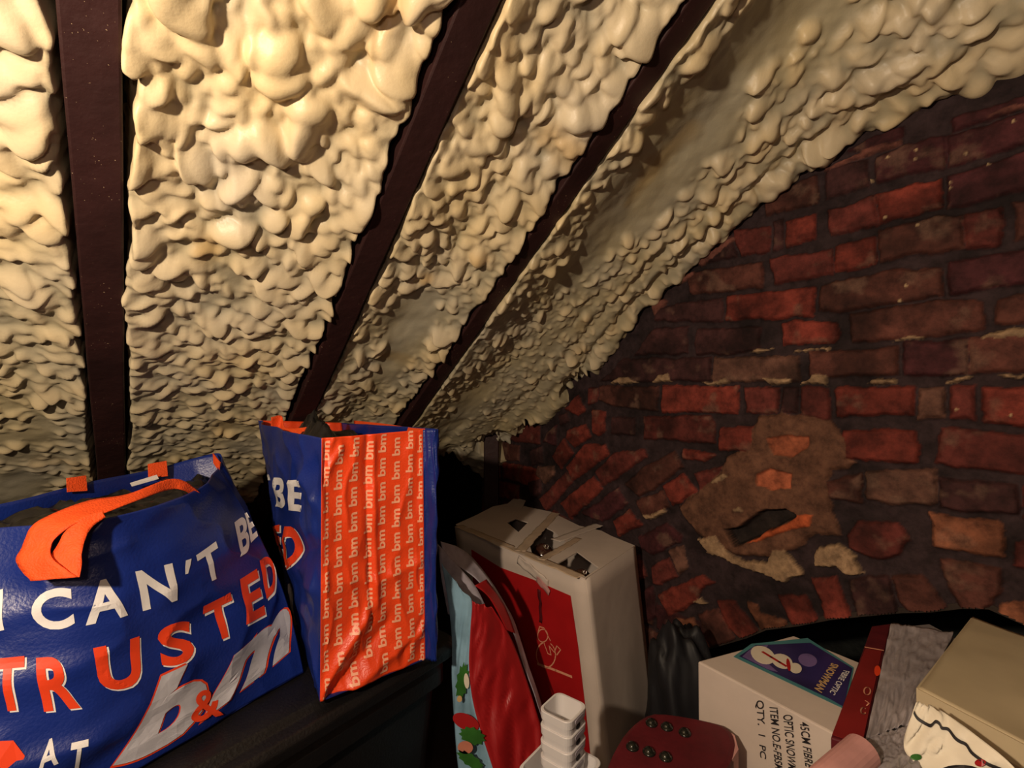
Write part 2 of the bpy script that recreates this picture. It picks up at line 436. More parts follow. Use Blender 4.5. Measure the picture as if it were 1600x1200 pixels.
def build_wall():
    g = 0.0027
    s = np.arange(-1.15, 0.98, g); z = np.arange(0.0, 1.95, g)
    S, Z = np.meshgrid(s, z, indexing='ij')
    wx = (fbm(S*30, Z*30, 1, 3)-0.5)*0.012; wz = (fbm(S*30, Z*30, 5, 3)-0.5)*0.012
    X = S+wx; Y = Z+wz
    H = (fbm(S*45, Z*45, 9, 3)-0.5)*0.006
    C = np.zeros(S.shape+(3,)); C[:] = (0.031, 0.0185, 0.0205)
    C *= (0.65+0.8*fbm(S*12, Z*12, 3, 3))[..., None]
    def region(poly):
        a = np.array(poly); m = 0.02
        i0, i1 = np.searchsorted(s, [a[:, 0].min()-m, a[:, 0].max()+m]); j0, j1 = np.searchsorted(z, [a[:, 1].min()-m, a[:, 1].max()+m])
        return (slice(i0, i1), slice(j0, j1))
    def lay(poly, col, h, edge, var=0.25, fine=0.0, grow=0.0):
        sl = region(poly)
        if S[sl].size == 0: return
        sd = poly_sd(poly, X[sl], Y[sl])+grow
        if fine: sd = sd+(fbm(S[sl]*140, Z[sl]*140, 4, 2)-0.5)*fine
        t = np.clip(sd/edge+0.35, 0, 1); t = t*t*(3-2*t)
        n = fbm(S[sl]*35, Z[sl]*35, rnd.randint(0, 90), 3)-0.5
        tilt = (rnd.uniform(-0.012, 0.012)*(S[sl]-S[sl].mean())*4+rnd.uniform(-0.012, 0.012)*(Z[sl]-Z[sl].mean())*4)
        hh = h+n*0.35*abs(h)+tilt*0.4
        H[sl] = H[sl]*(1-t)+hh*t
        cm = np.clip(sd/0.0018+0.5, 0, 1)[..., None]
        k = rnd.uniform(0.88, 1.12)
        cc = np.array(col)*k*(1+var*(fbm(S[sl]*22, Z[sl]*22, rnd.randint(0, 90), 4)-0.5)*3)[..., None]
        C[sl] = C[sl]*(1-cm)+np.clip(cc, 0.004, 1)*cm
    # courses continued outside the measured part, so the wall stays whole from the side
    for r in range(0, 26):
        z0 = 0.02+r*0.0765
        off = (r % 2)*0.117
        for q in range(-6, 10):
            s0 = q*0.234+off-0.55
            c1 = (s0+0.004, z0, s0+0.224, z0+0.066)
            mx, mz = (c1[0]+c1[2])/2, (c1[1]+c1[3])/2
            seen = (mx > -0.74 and mx < 0.66 and mz > 0.40 and mz < 1.56)
            if seen: continue
            lay([(c1[0], c1[1]), (c1[2], c1[1]), (c1[2], c1[3]), (c1[0], c1[3])], CR[rnd.choice('RrBDPB')], 0.008, 0.008)
    for ln in BR.split('\n'):
        t = ln.split(); pts = [tuple(map(float, q.split(','))) for q in t[1:]]
        lay([wall_px(*p) for p in pts], CR[t[0]], 0.012, 0.009, var=0.42, fine=0.004, grow=0.0016)
    soot = np.clip((fbm(S*9, Z*14, 71, 4)-0.50)*5, 0, 1)[..., None]; C = C*(1-0.55*soot)
    pale = np.clip((fbm(S*26, Z*26, 83, 4)-0.62)*7, 0, 1)[..., None]*(H > 0.006)[..., None]; C = C*(1-0.5*pale)+np.array((0.17, 0.10, 0.07))*0.5*pale
    lay([wall_px(*p) for p in PLASTER], (0.150, 0.070, 0.042), 0.0135, 0.012, 0.2, 0.004)
    for q in INP: lay([wall_px(*p) for p in q], (0.36, 0.105, 0.05), 0.004, 0.005, 0.25)
    lay([wall_px(*p) for p in HOLE], (0.02, 0.014, 0.012), -0.022, 0.006, 0.2, 0.003)
    lay([wall_px(*p) for p in LIP], (0.42, 0.09, 0.03), 0.018, 0.006, 0.15, 0.002)
    for q in CREAM: lay([wall_px(*p) for p in q], (0.30, 0.20, 0.115), 0.017, 0.005, 0.25, 0.007)
    for q in STREAK: lay([wall_px(*p) for p in q], (0.16, 0.06, 0.045), 0.013, 0.006, 0.3, 0.005)
    for (px, py) in SPECK:
        q = [(px+2.6*math.cos(a), py+2.6*math.sin(a)) for a in (0, 1.05, 2.1, 3.14, 4.2, 5.2)]
        lay([wall_px(*p) for p in q], (0.5, 0.36, 0.2), 0.017, 0.002, 0.1)
    # the opening under the shallow brick arch
    ar = np.array([wall_px(p[0], p[1]-9) for p in ARCH]); order = np.argsort(ar[:, 0]); ar = ar[order]
    zz = np.interp(S+wx*0.4, ar[:, 0], ar[:, 1])
    s_left = ar[-1, 0]; s_right = ar[0, 0]
    opening = (Z < zz+wz*0.4) & (S < s_left) & (S > s_right)
    rooftop = Z > RZ0-TS*(S-0.197)+0.055
    keep = ~(opening | rooftop)
    P = np.zeros(S.shape+(3,))
    for i in range(3): P[..., i] = P0[i]+D[i]*S+NW[i]*H
    P[..., 2] = Z
    o = grid_mesh('wall_gable', P[:, ::-1], M['brick'], keep=keep[:, ::-1], colour=C[:, ::-1])
    struct(o)
    # depth of the wall behind its face: underside of the arch and the reveal
    vs = []; fs = []
    for i, (ss, zz_) in enumerate(ar):
        vs += [wp(ss, zz_+0.002, 0.002), wp(ss, zz_+0.002, -0.11)]
        if i: k = 2*i; fs.append((k-2, k-1, k+1, k))
    k = len(vs); vs += [wp(s_left, 0, 0.0), wp(s_left, 0, -0.11)]; fs.append((k-2, k-1, k+1, k))
    q = mesh('arch_underside', vs, fs, M['floor'], o); solid(q, 0.01, 0)
    return o
build_wall()

# ------------------------------------------------------------------ rafters
RAFT = [(1.178, 0.050), (0.808, 0.050), (0.500, 0.044)]
RLAB = ['dark stained timber rafter, leftmost, running nearly upright beside the brightest foam',
        'dark stained timber rafter in the middle, rising from behind the blue and orange bag',
        'dark stained timber rafter nearest the brick wall, the thinnest and most slanted one']
for (b, wd), lb in zip(RAFT, RLAB):
    n = 60; vs = []; fs = []
    for i in range(n+1):
        a = -1.5+i/n*3.3
        j = (fbm(a*5, b*9, 2, 2)-0.5)*0.004
        for (db, h) in ((wd/2, 0.012), (-wd/2, 0.010), (-wd/2, -0.05), (wd/2, -0.05)):
            vs.append(roof(a, b+db+j, h+j*0.5))
    for i in range(n):
        for k in range(4): fs.append((i*4+k, i*4+(k+1) % 4, (i+1)*4+(k+1) % 4, (i+1)*4+k))
    fs += [(3, 2, 1, 0), (n*4, n*4+1, n*4+2, n*4+3)]
    o = mesh('rafter', vs, fs, M['rafter']); solid(o, 0, bev=0.003)
    tag(o, lb, 'rafter', 'roof rafters between the foam')

# ------------------------------------------------------------------ spray foam, one blanket per bay
def foam(b0, b1, a0, a1, seed, label, size, edge0, edge1, extra=None, dens=1.0, thin=None, flat=0.35, knobs=(), calmzone=None):
    g = 0.0032
    rs = np.random.RandomState(seed)
    a = np.arange(a0, a1, g*0.85); b = np.arange(b0, b1+g, g)
    A, B = np.meshgrid(a, b, indexing='ij')
    base = -0.012+(fbm(A*7, B*7, seed, 3)-0.5)*0.022+(fbm(A*32, B*32, seed+4, 2)-0.5)*0.006
    # foam swells towards the rafters
    e0 = np.exp(-((B-b0)/0.045)**2); e1 = np.exp(-((b1-B)/0.045)**2)
    base += edge0*e0+edge1*e1
    if extra is not None: base += extra(A, B)
    H = base.copy(); T = np.zeros_like(H)
    area = (a1-a0)*(b1-b0)
    for lev, (rad, cnt, hh) in enumerate(((1.25, 380, 1.15), (0.85, 1500, 1.15), (0.52, 3800, 1.05), (0.33, 4200, 0.95))):
        n = int(cnt*area*dens*2.6)
        for _ in range(n):
            ca = rs.uniform(a0, a1); cb = rs.uniform(b0-0.004, b1+0.004)
            near = max(math.exp(-((cb-b0)/0.08)**2), math.exp(-((b1-cb)/0.08)**2))
            cl = float(vn(ca*7, cb*9, seed+30))
            if calmzone is not None: cl -= calmzone(ca, cb)
            calm = cl+near*0.5 < flat+rs.uniform(-0.08, 0.12)
            if calm and (lev < 2 or rs.rand() < 0.55): continue
            sc = size(ca, cb)*rad*rs.uniform(0.65, 1.35)*(0.7 if calm else 1)
            lowd = min(1, max(0, ca/0.7)); stretch = rs.uniform(1.0, 1.55+0.6*lowd); ang = rs.normal(0, 1.1-0.75*lowd)
            rb = sc*stretch; ra = sc/stretch**0.6
            R = max(ra, rb)
            i0, i1 = np.searchsorted(a, [ca-R, ca+R]); j0, j1 = np.searchsorted(b, [cb-R, cb+R])
            if i1 <= i0 or j1 <= j0: continue
            x = A[i0:i1, j0:j1]-ca; y = B[i0:i1, j0:j1]-cb
            u = (x*math.cos(ang)+y*math.sin(ang))/ra; v = (-x*math.sin(ang)+y*math.cos(ang))/rb
            r2 = u*u+v*v
            c = base[min(len(a)-1, (i0+i1)//2), min(len(b)-1, (j0+j1)//2)]
            top = sc*hh*rs.uniform(0.75, 1.35)*(0.45 if calm else 1)
            k = np.clip(1-r2, 0, 1)
            hb = c-0.004+top*k**0.5*(1+0.25*u)
            sub = H[i0:i1, j0:j1]
            m = (hb > sub) & (r2 < 1)
            sub[m] = hb[m]
            tt = T[i0:i1, j0:j1]; tt[m] = np.maximum(tt[m], (hb-base[i0:i1, j0:j1])[m])
    for (ca, cb, ra, rb, top) in knobs:
        r2 = ((A-ca)/ra)**2+((B-cb)/rb)**2+(fbm(A*40, B*40, 5, 2)-0.5)*0.3
        c = base[np.searchsorted(a, ca), np.searchsorted(b, max(cb, b0+0.001))]
        hb = c+top*np.clip(1-r2, 0, 1)**0.5; m = (hb > H) & (r2 < 1); H[m] = hb[m]
    # soften creases a touch
    for _ in range(2):
        Hp = np.pad(H, 1, mode='edge')
        H = 0.4*H+0.15*(Hp[:-2, 1:-1]+Hp[2:, 1:-1]+Hp[1:-1, :-2]+Hp[1:-1, 2:])
    T = np.clip(H-base, 0, None)
    # sides roll down to the roof deck at the bay's edges
    def roll(dist, wig): return np.sqrt(np.clip((dist+wig)/0.014, 0, 1))
    wig0 = (fbm(A*26, A*0+3, seed+8, 3)-0.62)*0.010; wig1 = (fbm(A*26, A*0+9, seed+9, 3)-0.62)*0.010
    k = np.minimum(roll(B-b0, wig0*0.5), roll(b1-B, wig1))
    H = -0.06+(H+0.06)*k; T = T*k
    if thin is not None:
        th = thin(A, B, T); H = np.maximum(H-th, -0.075); T = T*np.clip(1-th/0.03, 0, 1)
    # drips lean down the slope and bulge sideways over the rafters
    A2 = A+(0.25+0.5*np.clip(A/0.5, 0, 1)+0.9*(vn(A*16, B*16, seed+70)-0.5))*T*np.clip(T/0.02, 0, 1)+(fbm(A*60, B*60, seed+1, 2)-0.5)*0.004
    B2 = B+0.9*(vn(A*18, B*18, seed+71)-0.5)*T+(e1*0.40-e0*0.30)*np.clip(H+0.01, 0, 0.1)+(fbm(A*60, B*60, seed+2, 2)-0.5)*0.006
    P = roof_np(A2, B2, H)
    tint = fbm(A*9, B*9, seed+40, 3)[..., None]; warm = np.clip((vn(A*14, B*14, seed+50)-0.82)*6, 0, 1)[..., None]
    c0 = np.array((0.66, 0.56, 0.40)); c1 = np.array((0.74, 0.59, 0.335)); c2 = np.array((0.70, 0.45, 0.17))
    C = c0*(1-tint)+c1*tint; C = C*(1-warm*0.6)+c2*warm*0.6
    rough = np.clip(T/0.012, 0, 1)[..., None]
    C = C*(np.array((0.58, 0.62, 0.66))*(1-rough)+rough)       # thin foam is greyer; shade between the lumps is painted into the colour
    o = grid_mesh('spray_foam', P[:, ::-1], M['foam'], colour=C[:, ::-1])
    return tag(o, label, 'insulation foam', 'spray foam between the rafters')

def sz1(a, b): return max(0.0075, 0.0170-0.0110*(a+0.1)/0.9) if a > -0.1 else 0.0165
def sz2(a, b): return max(0.007, 0.0145-0.008*(a+0.1)/0.9) if a > -0.1 else 0.0155
def sz3(a, b): return max(0.0060, 0.0105-0.005*(a+0.1)/0.9) if a > -0.1 else 0.0115
EA = [-1.2, -0.53, -0.40, -0.286, -0.157, 0.0, 0.197, 0.45, 1.2]; EH = [0.26, 0.235, 0.160, 0.078, 0.042, 0.032, 0.020, 0.068, 0.060]
def cove(A, B):
    e = np.interp(A, EA, EH)
    w_ = np.interp(A, [-1.0, -0.5, 0.0, 0.6], [0.20, 0.19, 0.12, 0.08])
    g = e*np.exp(-(B/w_)**2)
    ridge = 0.013*np.sin((B-0.02)*math.pi*2/0.062+(fbm(A*4, B*0, 77, 2)-0.5)*3)*np.clip(1-B/0.24, 0, 1)*np.clip(1.2-A, 0, 1)
    valley = -0.022*np.exp(-((B-0.30)/0.08)**2)
    return g+ridge+valley+0.010
def thin3(A, B, T):
    n = fbm(A*9, B*9, 61, 3)
    low = np.clip((A-0.28)/0.25, 0, 1)*np.clip(1-B/0.30, 0, 1)
    bare = np.clip((n-0.52)*8, 0, 1)*low
    bare = np.maximum(bare-0.35*np.clip(T/0.01, 0, 1), 0)*(A > 0.2)
    end = np.clip((A-(0.86+0.16*fbm(A*2, B*14, 63, 3)))/0.03, 0, 1)
    return bare*0.075+end*0.12
def thinE(A, B, T):
    end = np.clip((A-(0.93+0.16*fbm(A*2, B*14, 64, 3)))/0.03, 0, 1)
    return end*0.12
foam(1.203, 1.66, -1.25, 1.12, 3, 'cream spray foam blanket at the far left edge, left of the leftmost rafter', sz1, 0.012, 0.012, dens=0.9, flat=0.30, thin=thinE)
foam(0.833, 1.153, -1.25, 1.12, 5, 'broad cream spray foam blanket with the largest lumps, between leftmost and middle rafters', sz1, 0.016, 0.018, flat=0.30, thin=thinE)
foam(0.522, 0.783, -1.25, 1.12, 8, 'cream spray foam strip with a smoother grey middle, between the middle and right rafters', sz2, 0.016, 0.010, flat=0.42, thin=thinE,
     extra=lambda A, B: -0.010*np.exp(-((B-0.65)/0.05)**2))
foam(-0.012, 0.478, -1.25, 1.12, 12, 'cream spray foam swelling in long rolls against the brick wall', sz3, 0.0, 0.014, extra=cove, dens=0.85, calmzone=lambda a, b: 0.9*max(0, min(1, (0.10-a)/0.3))*math.exp(-((b-0.325)/0.075)**4)-0.45*math.exp(-((b-0.08)/0.12)**4), thin=thin3, flat=0.36,
     knobs=((-0.50, 0.03, 0.030, 0.035, 0.020), (-0.45, 0.015, 0.025, 0.03, 0.030), (-0.41, 0.02, 0.018, 0.02, 0.028), (-0.55, 0.05, 0.02, 0.03, 0.02)))

# ------------------------------------------------------------------ lettering helpers
_glyph = {}
def glyph(ch, bold=0.0, shear=0.0):
    key = (ch, bold, shear)
    if key in _glyph: return _glyph[key]
    c = bpy.data.curves.new('g', 'FONT'); c.body = ch; c.size = 1; c.offset = bold; c.shear = shear; c.resolution_u = 5
    c.fill_mode = 'BOTH'
    ob = bpy.data.objects.new('g', c); COL.objects.link(ob)
    bpy.context.view_layer.update()
    dg = bpy.context.evaluated_depsgraph_get()
    me = bpy.data.meshes.new_from_object(ob.evaluated_get(dg))
    bm = bmesh.new(); bm.from_mesh(me)
    bmesh.ops.remove_doubles(bm, verts=bm.verts, dist=1e-5)
    xs = [v.co.x for v in bm.verts]; ys = [v.co.y for v in bm.verts]
    x0, x1, y0, y1 = min(xs), max(xs), min(ys), max(ys)
    for v in bm.verts: v.co = V(((v.co.x-x0)/(x1-x0), (v.co.y-y0)/(y1-y0), 0))
    asp = (x1-x0)/(y1-y0)
    for k in range(1, 10):
        for nn in (V((1, 0, 0)), V((0, 1, 0))):
            bmesh.ops.bisect_plane(bm, geom=bm.verts[:]+bm.edges[:]+bm.faces[:], plane_co=nn*k/10, plane_no=nn)
    bm.verts.index_update()
    vs = [(v.co.x, v.co.y) for v in bm.verts]; fs = [[v.index for v in f.verts] for f in bm.faces]
    bm.free(); bpy.data.objects.remove(ob); bpy.data.curves.remove(c); bpy.data.meshes.remove(me)
    _glyph[key] = (vs, fs, asp)
    return _glyph[key]
def bil(q, x, y):
    """q = params at TL,TR,BR,BL ; x right, y up"""
    tl, tr, br, bl = [np.array(k, float) for k in q]
    return (tl*(1-x)+tr*x)*y+(bl*(1-x)+br*x)*(1-y)
class Print:
    """collects printed shapes lying on a surface: mp(param, lift)->xyz"""
    def __init__(s): s.v = []; s.f = []
    def add(s, vs, fs):
        k = len(s.v); s.v += list(vs); s.f += [[i+k for i in f] for f in fs]
    def char(s, ch, q, mp, lift=0.0008, bold=0.0, shear=0.0):
        vs, fs, _ = glyph(ch, bold, shear)
        s.add([mp(bil(q, x, y), lift) for x, y in vs], fs)
    def build(s, name, m, parent): 
        return mesh(name, s.v, s.f, m, parent)
class Plane:
    def __init__(s, a, b, c):
        s.o = V(a); s.u = (V(b)-s.o).normalized(); n = s.u.cross(V(c)-s.o).normalized()
        if n.dot(s.o-V((0, 0, CZ))) > 0: n = -n
        s.n = n; s.w = n.cross(s.u)
    def px(s, x, y):
        r = ray(x, y); c = V((0, 0, CZ)); t = (s.o-c).dot(s.n)/r.dot(s.n)
        p = c+r*t-s.o; return (p.dot(s.u), p.dot(s.w))
    def at(s, q, lift=0.0): return s.o+s.u*float(q[0])+s.w*float(q[1])+s.n*lift
    def pts(s, lst, lift=0.0): return [s.at(s.px(*p), lift) for p in lst]
def flat_poly(name, pts, m, parent, holes=(), t=0.0008):
    loops = [pts]+[h for h in holes]
    tri = geometry.tessellate_polygon([[V(p) for p in l] for l in loops])
    vs = [p for l in loops for p in l]
    o = mesh(name, vs, tri, m, parent)
    bm = bmesh.new(); bm.from_mesh(o.data); bmesh.ops.recalc_face_normals(bm, faces=bm.faces); bm.to_mesh(o.data); bm.free()
    if t: solid(o, t, 0)
    return o
def ribbon(name, left, right, m, parent=None, n=8, t=0.0012, wob=0.0):
    """ruled band between two 3-D polylines, smoothed"""
    def sm(P):
        P = [np.array(p) for p in P]; out = []
        for i in range(len(P)-1):
            p0 = P[max(i-1, 0)]; p1 = P[i]; p2 = P[i+1]; p3 = P[min(i+2, len(P)-1)]
            for k in range(n):
                u = k/n
                out.append(0.5*((2*p1)+(-p0+p2)*u+(2*p0-5*p1+4*p2-p3)*u*u+(-p0+3*p1-3*p2+p3)*u**3))
        out.append(P[-1]); return np.array(out)
    L = sm(left); R = sm(right); K = 7
    P = np.stack([L*(1-k/(K-1))+R*(k/(K-1)) for k in range(K)], 1)
    if wob: P[..., 1] += (fbm(P[..., 0]*90, P[..., 2]*90, 3, 2)-0.5)*wob
    o = grid_mesh(name, P, m, parent); solid(o, t, 0)
    return o

# ------------------------------------------------------------------ soft panel of a bag
class Panel:
    def __init__(s, top, bot, bulge=0.0, wr=0.004, seed=0, creases=(), wscale=9, sag=0.0):
        s.T = np.array(top, float); s.B = np.array(bot, float); s.bulge = bulge; s.wr = wr; s.seed = seed; s.cr = creases; s.ws = wscale
        s.sag = sag; s.g = None; s.push = None; s.push_end = True
    def curve(s, P, u):
        n = len(P)-1
        if n == 1: return P[0]*(1-u[..., None])+P[1]*u[..., None]
        x = np.clip(u, 0, 1)*n; i = np.clip(np.floor(x).astype(int), 0, n-1); f = (x-i)[..., None]
        p0 = P[np.maximum(i-1, 0)]; p1 = P[i]; p2 = P[i+1]; p3 = P[np.minimum(i+2, n)]
        return 0.5*((2*p1)+(-p0+p2)*f+(2*p0-5*p1+4*p2-p3)*f*f+(-p0+3*p1-3*p2+p3)*f**3)
    def raw(s, u, v):
        u = np.asarray(u, float); v = np.asarray(v, float)
        a = s.curve(s.T, u); b = s.curve(s.B, u)
        p = a*(1-v[..., None])+b*v[..., None]
        e = 0.01
        tu = s.curve(s.T, np.clip(u+e, 0, 1))-s.curve(s.T, np.clip(u-e, 0, 1))
        tv = b-a
        nn = np.cross(tv, tu); nn /= np.linalg.norm(nn, axis=-1, keepdims=True)+1e-9
        return p, nn
    def __call__(s, u, v, lift=0.0):
        p, nn = s.raw(u, v)
        u = np.asarray(u, float); v = np.asarray(v, float)
        L = 0.4
        w = s.bulge*np.sin(np.pi*np.clip(u, 0, 1))**0.8*np.sin(np.pi*np.clip(v, 0, 1))**0.8
        env = np.clip(np.minimum(u, 1-u)*14, 0, 1)
        n1 = fbm(u*s.ws*0.6+v*2, v*s.ws, s.seed, 2); n2 = 1-abs(2*fbm(u*s.ws*0.7-v*3, v*s.ws*0.6+u*3, s.seed+5, 2)-1)
        w = w+s.wr*env*((n1-0.5)*1.6+(n2**3-0.5)*0.9)
        for (u0, v0, u1, v1, amp, wd) in s.cr:
            ex, ey = u1-u0, v1-v0
            t = np.clip(((u-u0)*ex+(v-v0)*ey)/(ex*ex+ey*ey), 0, 1)
            d = np.sqrt((u-u0-t*ex)**2+(v-v0-t*ey)**2)
            w = w+amp*np.exp(-(d/wd)**1.5)
        w = w*env
        if s.push is not None:
            wt = (u**4 if s.push_end else (1-u)**4)*np.sin(np.pi*np.clip(v, 0, 1))
            p = p+np.asarray(wt)[..., None]*np.array(s.push)
        return p+nn*np.asarray(w+lift)[..., None]
    def grid(s, name, m, parent, nu=110, nv=120):
        U, W = np.meshgrid(np.linspace(0, 1, nu), np.linspace(0, 1, nv), indexing='ij')
        o = grid_mesh(name, s(U, W), m, parent); solid(o, 0.0012, 0)
        return o
    def px(s, x, y):
        if s.g is None:
            U, W = np.meshgrid(np.linspace(0, 1, 140), np.linspace(0, 1, 140), indexing='ij')
            P = s(U, W); s.g = (U, W, 800+F*P[..., 0]/P[..., 1], 600-F*(P[..., 2]-CZ)/P[..., 1])
        U, W, X, Y = s.g
        k = np.argmin((X-x)**2+(Y-y)**2); i, j = np.unravel_index(k, X.shape)
        i = min(max(i, 1), 138); j = min(max(j, 1), 138)
        # one linear step for a finer answer (may run a little past the edge)
        J = np.array([[X[i+1, j]-X[i-1, j], X[i, j+1]-X[i, j-1]], [Y[i+1, j]-Y[i-1, j], Y[i, j+1]-Y[i, j-1]]])/(2/139)
        d = np.array([x-X[i, j], y-Y[i, j]])
        try: st = np.linalg.solve(J, d)
        except Exception: st = np.zeros(2)
        st = np.clip(st, -0.04, 0.04)
        return (U[i, j]+st[0], W[i, j]+st[1])
    def mp(s, q, lift): return s(np.array(q[0]), np.array(q[1]), lift)

# ------------------------------------------------------------------ big black storage tub under the bags
LZ = 0.47
def T2(x, y, z): return V((x, y, z))
c0 = V((-0.117, 1.046, 0)); e1 = V((-0.209, -0.271, 0)).normalized(); e2 = V((-0.79, 0.61, 0)).normalized()
L1, L2 = 0.80, 0.50
tub = thing('storage_tub', tuple(c0+e1*0.4+e2*0.25), 'large black plastic storage tub carrying the two blue shopping bags', 'storage tub')
def rect(o_, x0, x1, y0, y1, z, n=5, r=0.04):
    """rounded rectangle loop along e1,e2"""
    out = []
    for (cx, cy, a0) in ((x1-r, y1-r, 0), (x0+r, y1-r, 90), (x0+r, y0+r, 180), (x1-r, y0+r, 270)):
        for k in range(n+1):
            a = math.radians(a0+90*k/n); out.append(o_+e1*(cx+r*math.cos(a))+e2*(cy+r*math.sin(a))+V((0, 0, z)))
    return out
def loft(name, loops, m, parent, cap0=True, cap1=True, smooth=False):
    n = len(loops[0]); vs = [p for l in loops for p in l]; fs = []
    for i in range(len(loops)-1):
        for j in range(n): fs.append((i*n+j, i*n+(j+1) % n, (i+1)*n+(j+1) % n, (i+1)*n+j))
    if cap0: fs.append(tuple(range(n))[::-1])
    if cap1: fs.append(tuple((len(loops)-1)*n+j for j in range(n)))
    o = mesh(name, vs, fs, m, parent, smooth)
    bm = bmesh.new(); bm.from_mesh(o.data); bmesh.ops.recalc_face_normals(bm, faces=bm.faces); bm.to_mesh(o.data); bm.free()
    return o
body = [rect(c0, 0.05, L1-0.05, 0.05, L2-0.05, 0.0), rect(c0, 0.025, L1-0.025, 0.025, L2-0.025, 0.36), rect(c0, 0.01, L1-0.01, 0.01, L2-0.01, 0.37),
        rect(c0, 0.01, L1-0.01, 0.01, L2-0.01, 0.40), rect(c0, 0.02, L1-0.02, 0.02, L2-0.02, 0.43)]
loft('tub_body', body, M['black_plastic'], tub)
lid = [rect(c0, -0.006, L1+0.006, -0.006, L2+0.006, 0.425), rect(c0, -0.008, L1+0.008, -0.008, L2+0.008, 0.445), rect(c0, 0.0, L1, 0.0, L2, 0.455),
       rect(c0, 0.02, L1-0.02, 0.02, L2-0.02, 0.457), rect(c0, 0.03, L1-0.03, 0.03, L2-0.03, 0.468), rect(c0, 0.045, L1-0.045, 0.045, L2-0.045, LZ)]
lo = loft('tub_lid', lid, M['black_plastic'], tub); solid(lo, 0, bev=0.003)
for k in (0.75,):
    cl = [c0+e1*(k*L1-0.04)+e2*-0.012, c0+e1*(k*L1+0.04)+e2*-0.012, c0+e1*(k*L1+0.04)+e2*0.012, c0+e1*(k*L1-0.04)+e2*0.012]
    box8([p+V((0, 0, 0.35)) for p in cl]+[p+V((0, 0, 0.44)) for p in cl], 'clip_handle', M['black_plastic'], lo, 0.004)

# ------------------------------------------------------------------ right shopping bag (blue front, orange patterned side)
RB = thing('shopping_bag', (-0.33, 0.98, LZ), 'upright blue shopping bag with orange patterned side, standing right of the fuller bag', 'shopping bag', 'blue and orange woven shopping bags')
zt = CZ-0.090
A1 = V((-0.317, 0.81, zt)); A2 = V((-0.165, 0.917, zt+0.004)); A0 = V((-0.60, 1.15, zt+0.004)); A3 = V((-0.440, 1.255, zt-0.01))
B1 = V((-0.318, 0.806, LZ+0.004)); B2 = V((-0.166, 0.930, LZ+0.004)); B0 = V((-0.53, 1.16, LZ+0.004)); B3 = V((-0.38, 1.27, LZ+0.004))
side = Panel([A1, (A1+A2)/2+V((-0.002, 0.006, -0.001)), A2+V((-0.003, 0, 0))], [B1, (B1+B2)/2+V((0, 0.0, 0)), B2], -0.010, 0.0045, 21,
             [(0.42, 0.0, 0.46, 0.75, -0.006, 0.03), (0.02, 0.98, 0.45, 0.72, 0.010, 0.035), (0.12, 1.0, 0.62, 0.80, -0.008, 0.04), (0.30, 1.0, 0.97, 0.86, 0.007, 0.03),
              (0.75, 0.93, 0.99, 0.80, -0.006, 0.03), (0.05, 0.04, 0.02, 0.16, -0.012, 0.03), (0.1, 0.12, 0.2, 0.05, 0.006, 0.03), (0.48, 0.05, 0.52, 0.7, 0.004, 0.03),
              (0.0, 0.55, 0.5, 0.60, 0.004, 0.04), (0.5, 0.62, 1.0, 0.56, 0.004, 0.03)], 7)
RSP = side.grid('side_panel', M['orange'], RB, 100, 150)
front = Panel([A0, (A0+A1)/2+V((-0.01, -0.01, 0)), A1], [B0, (B0+B1)/2+V((0, 0, 0)), B1], 0.006, 0.007, 31,
              [(0.80, 0.18, 0.98, 0.26, 0.010, 0.04), (0.82, 0.60, 0.96, 0.58, 0.010, 0.05), (0.7, 0.5, 0.95, 0.42, -0.008, 0.05), (0.85, 0.8, 0.98, 0.95, 0.006, 0.04)], 8)
RFP = front.grid('front_panel', M['blue'], RB, 120, 120)
# blue strip that wraps round the far side edge, then the back panel
back = Panel([A2+V((-0.003, 0, 0)), A2+V((0.006, 0.026, 0.0)), A3], [B2, B2+V((0.010, 0.024, 0)), B3], 0.0, 0.005, 41)
back.grid('back_panel', M['blue'], RB, 90, 90)
end = Panel([A3, A0], [B3, B0], 0.0, 0.004, 43); end.grid('far_side_panel', M['orange'], RB, 30, 60)
bs = [B0, B1, B2, B3]; o = mesh('base_panel', bs, [(0, 1, 2, 3)], M['blue2'], RB); solid(o, 0.002, 0)
# small repeated print on the orange side
pr = Print()
cols = 8
for c in range(cols):
    uc = 0.065+c*0.125
    for r in range(10):
        v0 = 0.012+r*0.1005+(c % 2)*0.022-(c*0.002)
        if v0+0.074 > 1.0: continue
        uw = 0.036
        # reads upwards: text x runs up the bag, text y runs left
        q = [(uc-uw, v0+0.076), (uc-uw, v0), (uc+uw, v0), (uc+uw, v0+0.076)]
        pr.char('bm', q, side.mp, 0.0014, 0.028)
pr.build('printed_pattern', M['letter_pale'], RSP)
pr = Print(); 
for ch, q in (('T', [(403, 735), (421, 741), (424, 788), (408, 784)]), ('B', [(429, 746), (446, 748), (447, 796), (431, 791)]), ('E', [(451, 750), (469, 751), (470, 800), (452, 797)])):
    pr.char(ch, [front.px(*p) for p in q], front.mp, 0.0014, 0.035)
pr.char('I', [front.px(*p) for p in ((451, 912), (455, 911), (466, 975), (461, 977))], front.mp, 0.0014, 0.0)
for ch, q in (('E', [(418, 816), (439, 819), (443, 868), (424, 861)]), ('D', [(446, 822), (468, 825), (469, 882), (447, 890)])):
    pr.char(ch, [front.px(p[0]+1.5, p[1]+1.5) for p in q], front.mp, 0.0012, 0.05)
pr.build('white_lettering', M['letter_white'], RFP)
pr = Print()
for ch, q in (('E', [(418, 816), (439, 819), (443, 868), (424, 861)]), ('D', [(446, 822), (468, 825), (469, 882), (447, 890)])):
    pr.char(ch, [front.px(*p) for p in q], front.mp, 0.0020, 0.045)
pr.build('orange_lettering', M['letter_orange'], RFP)
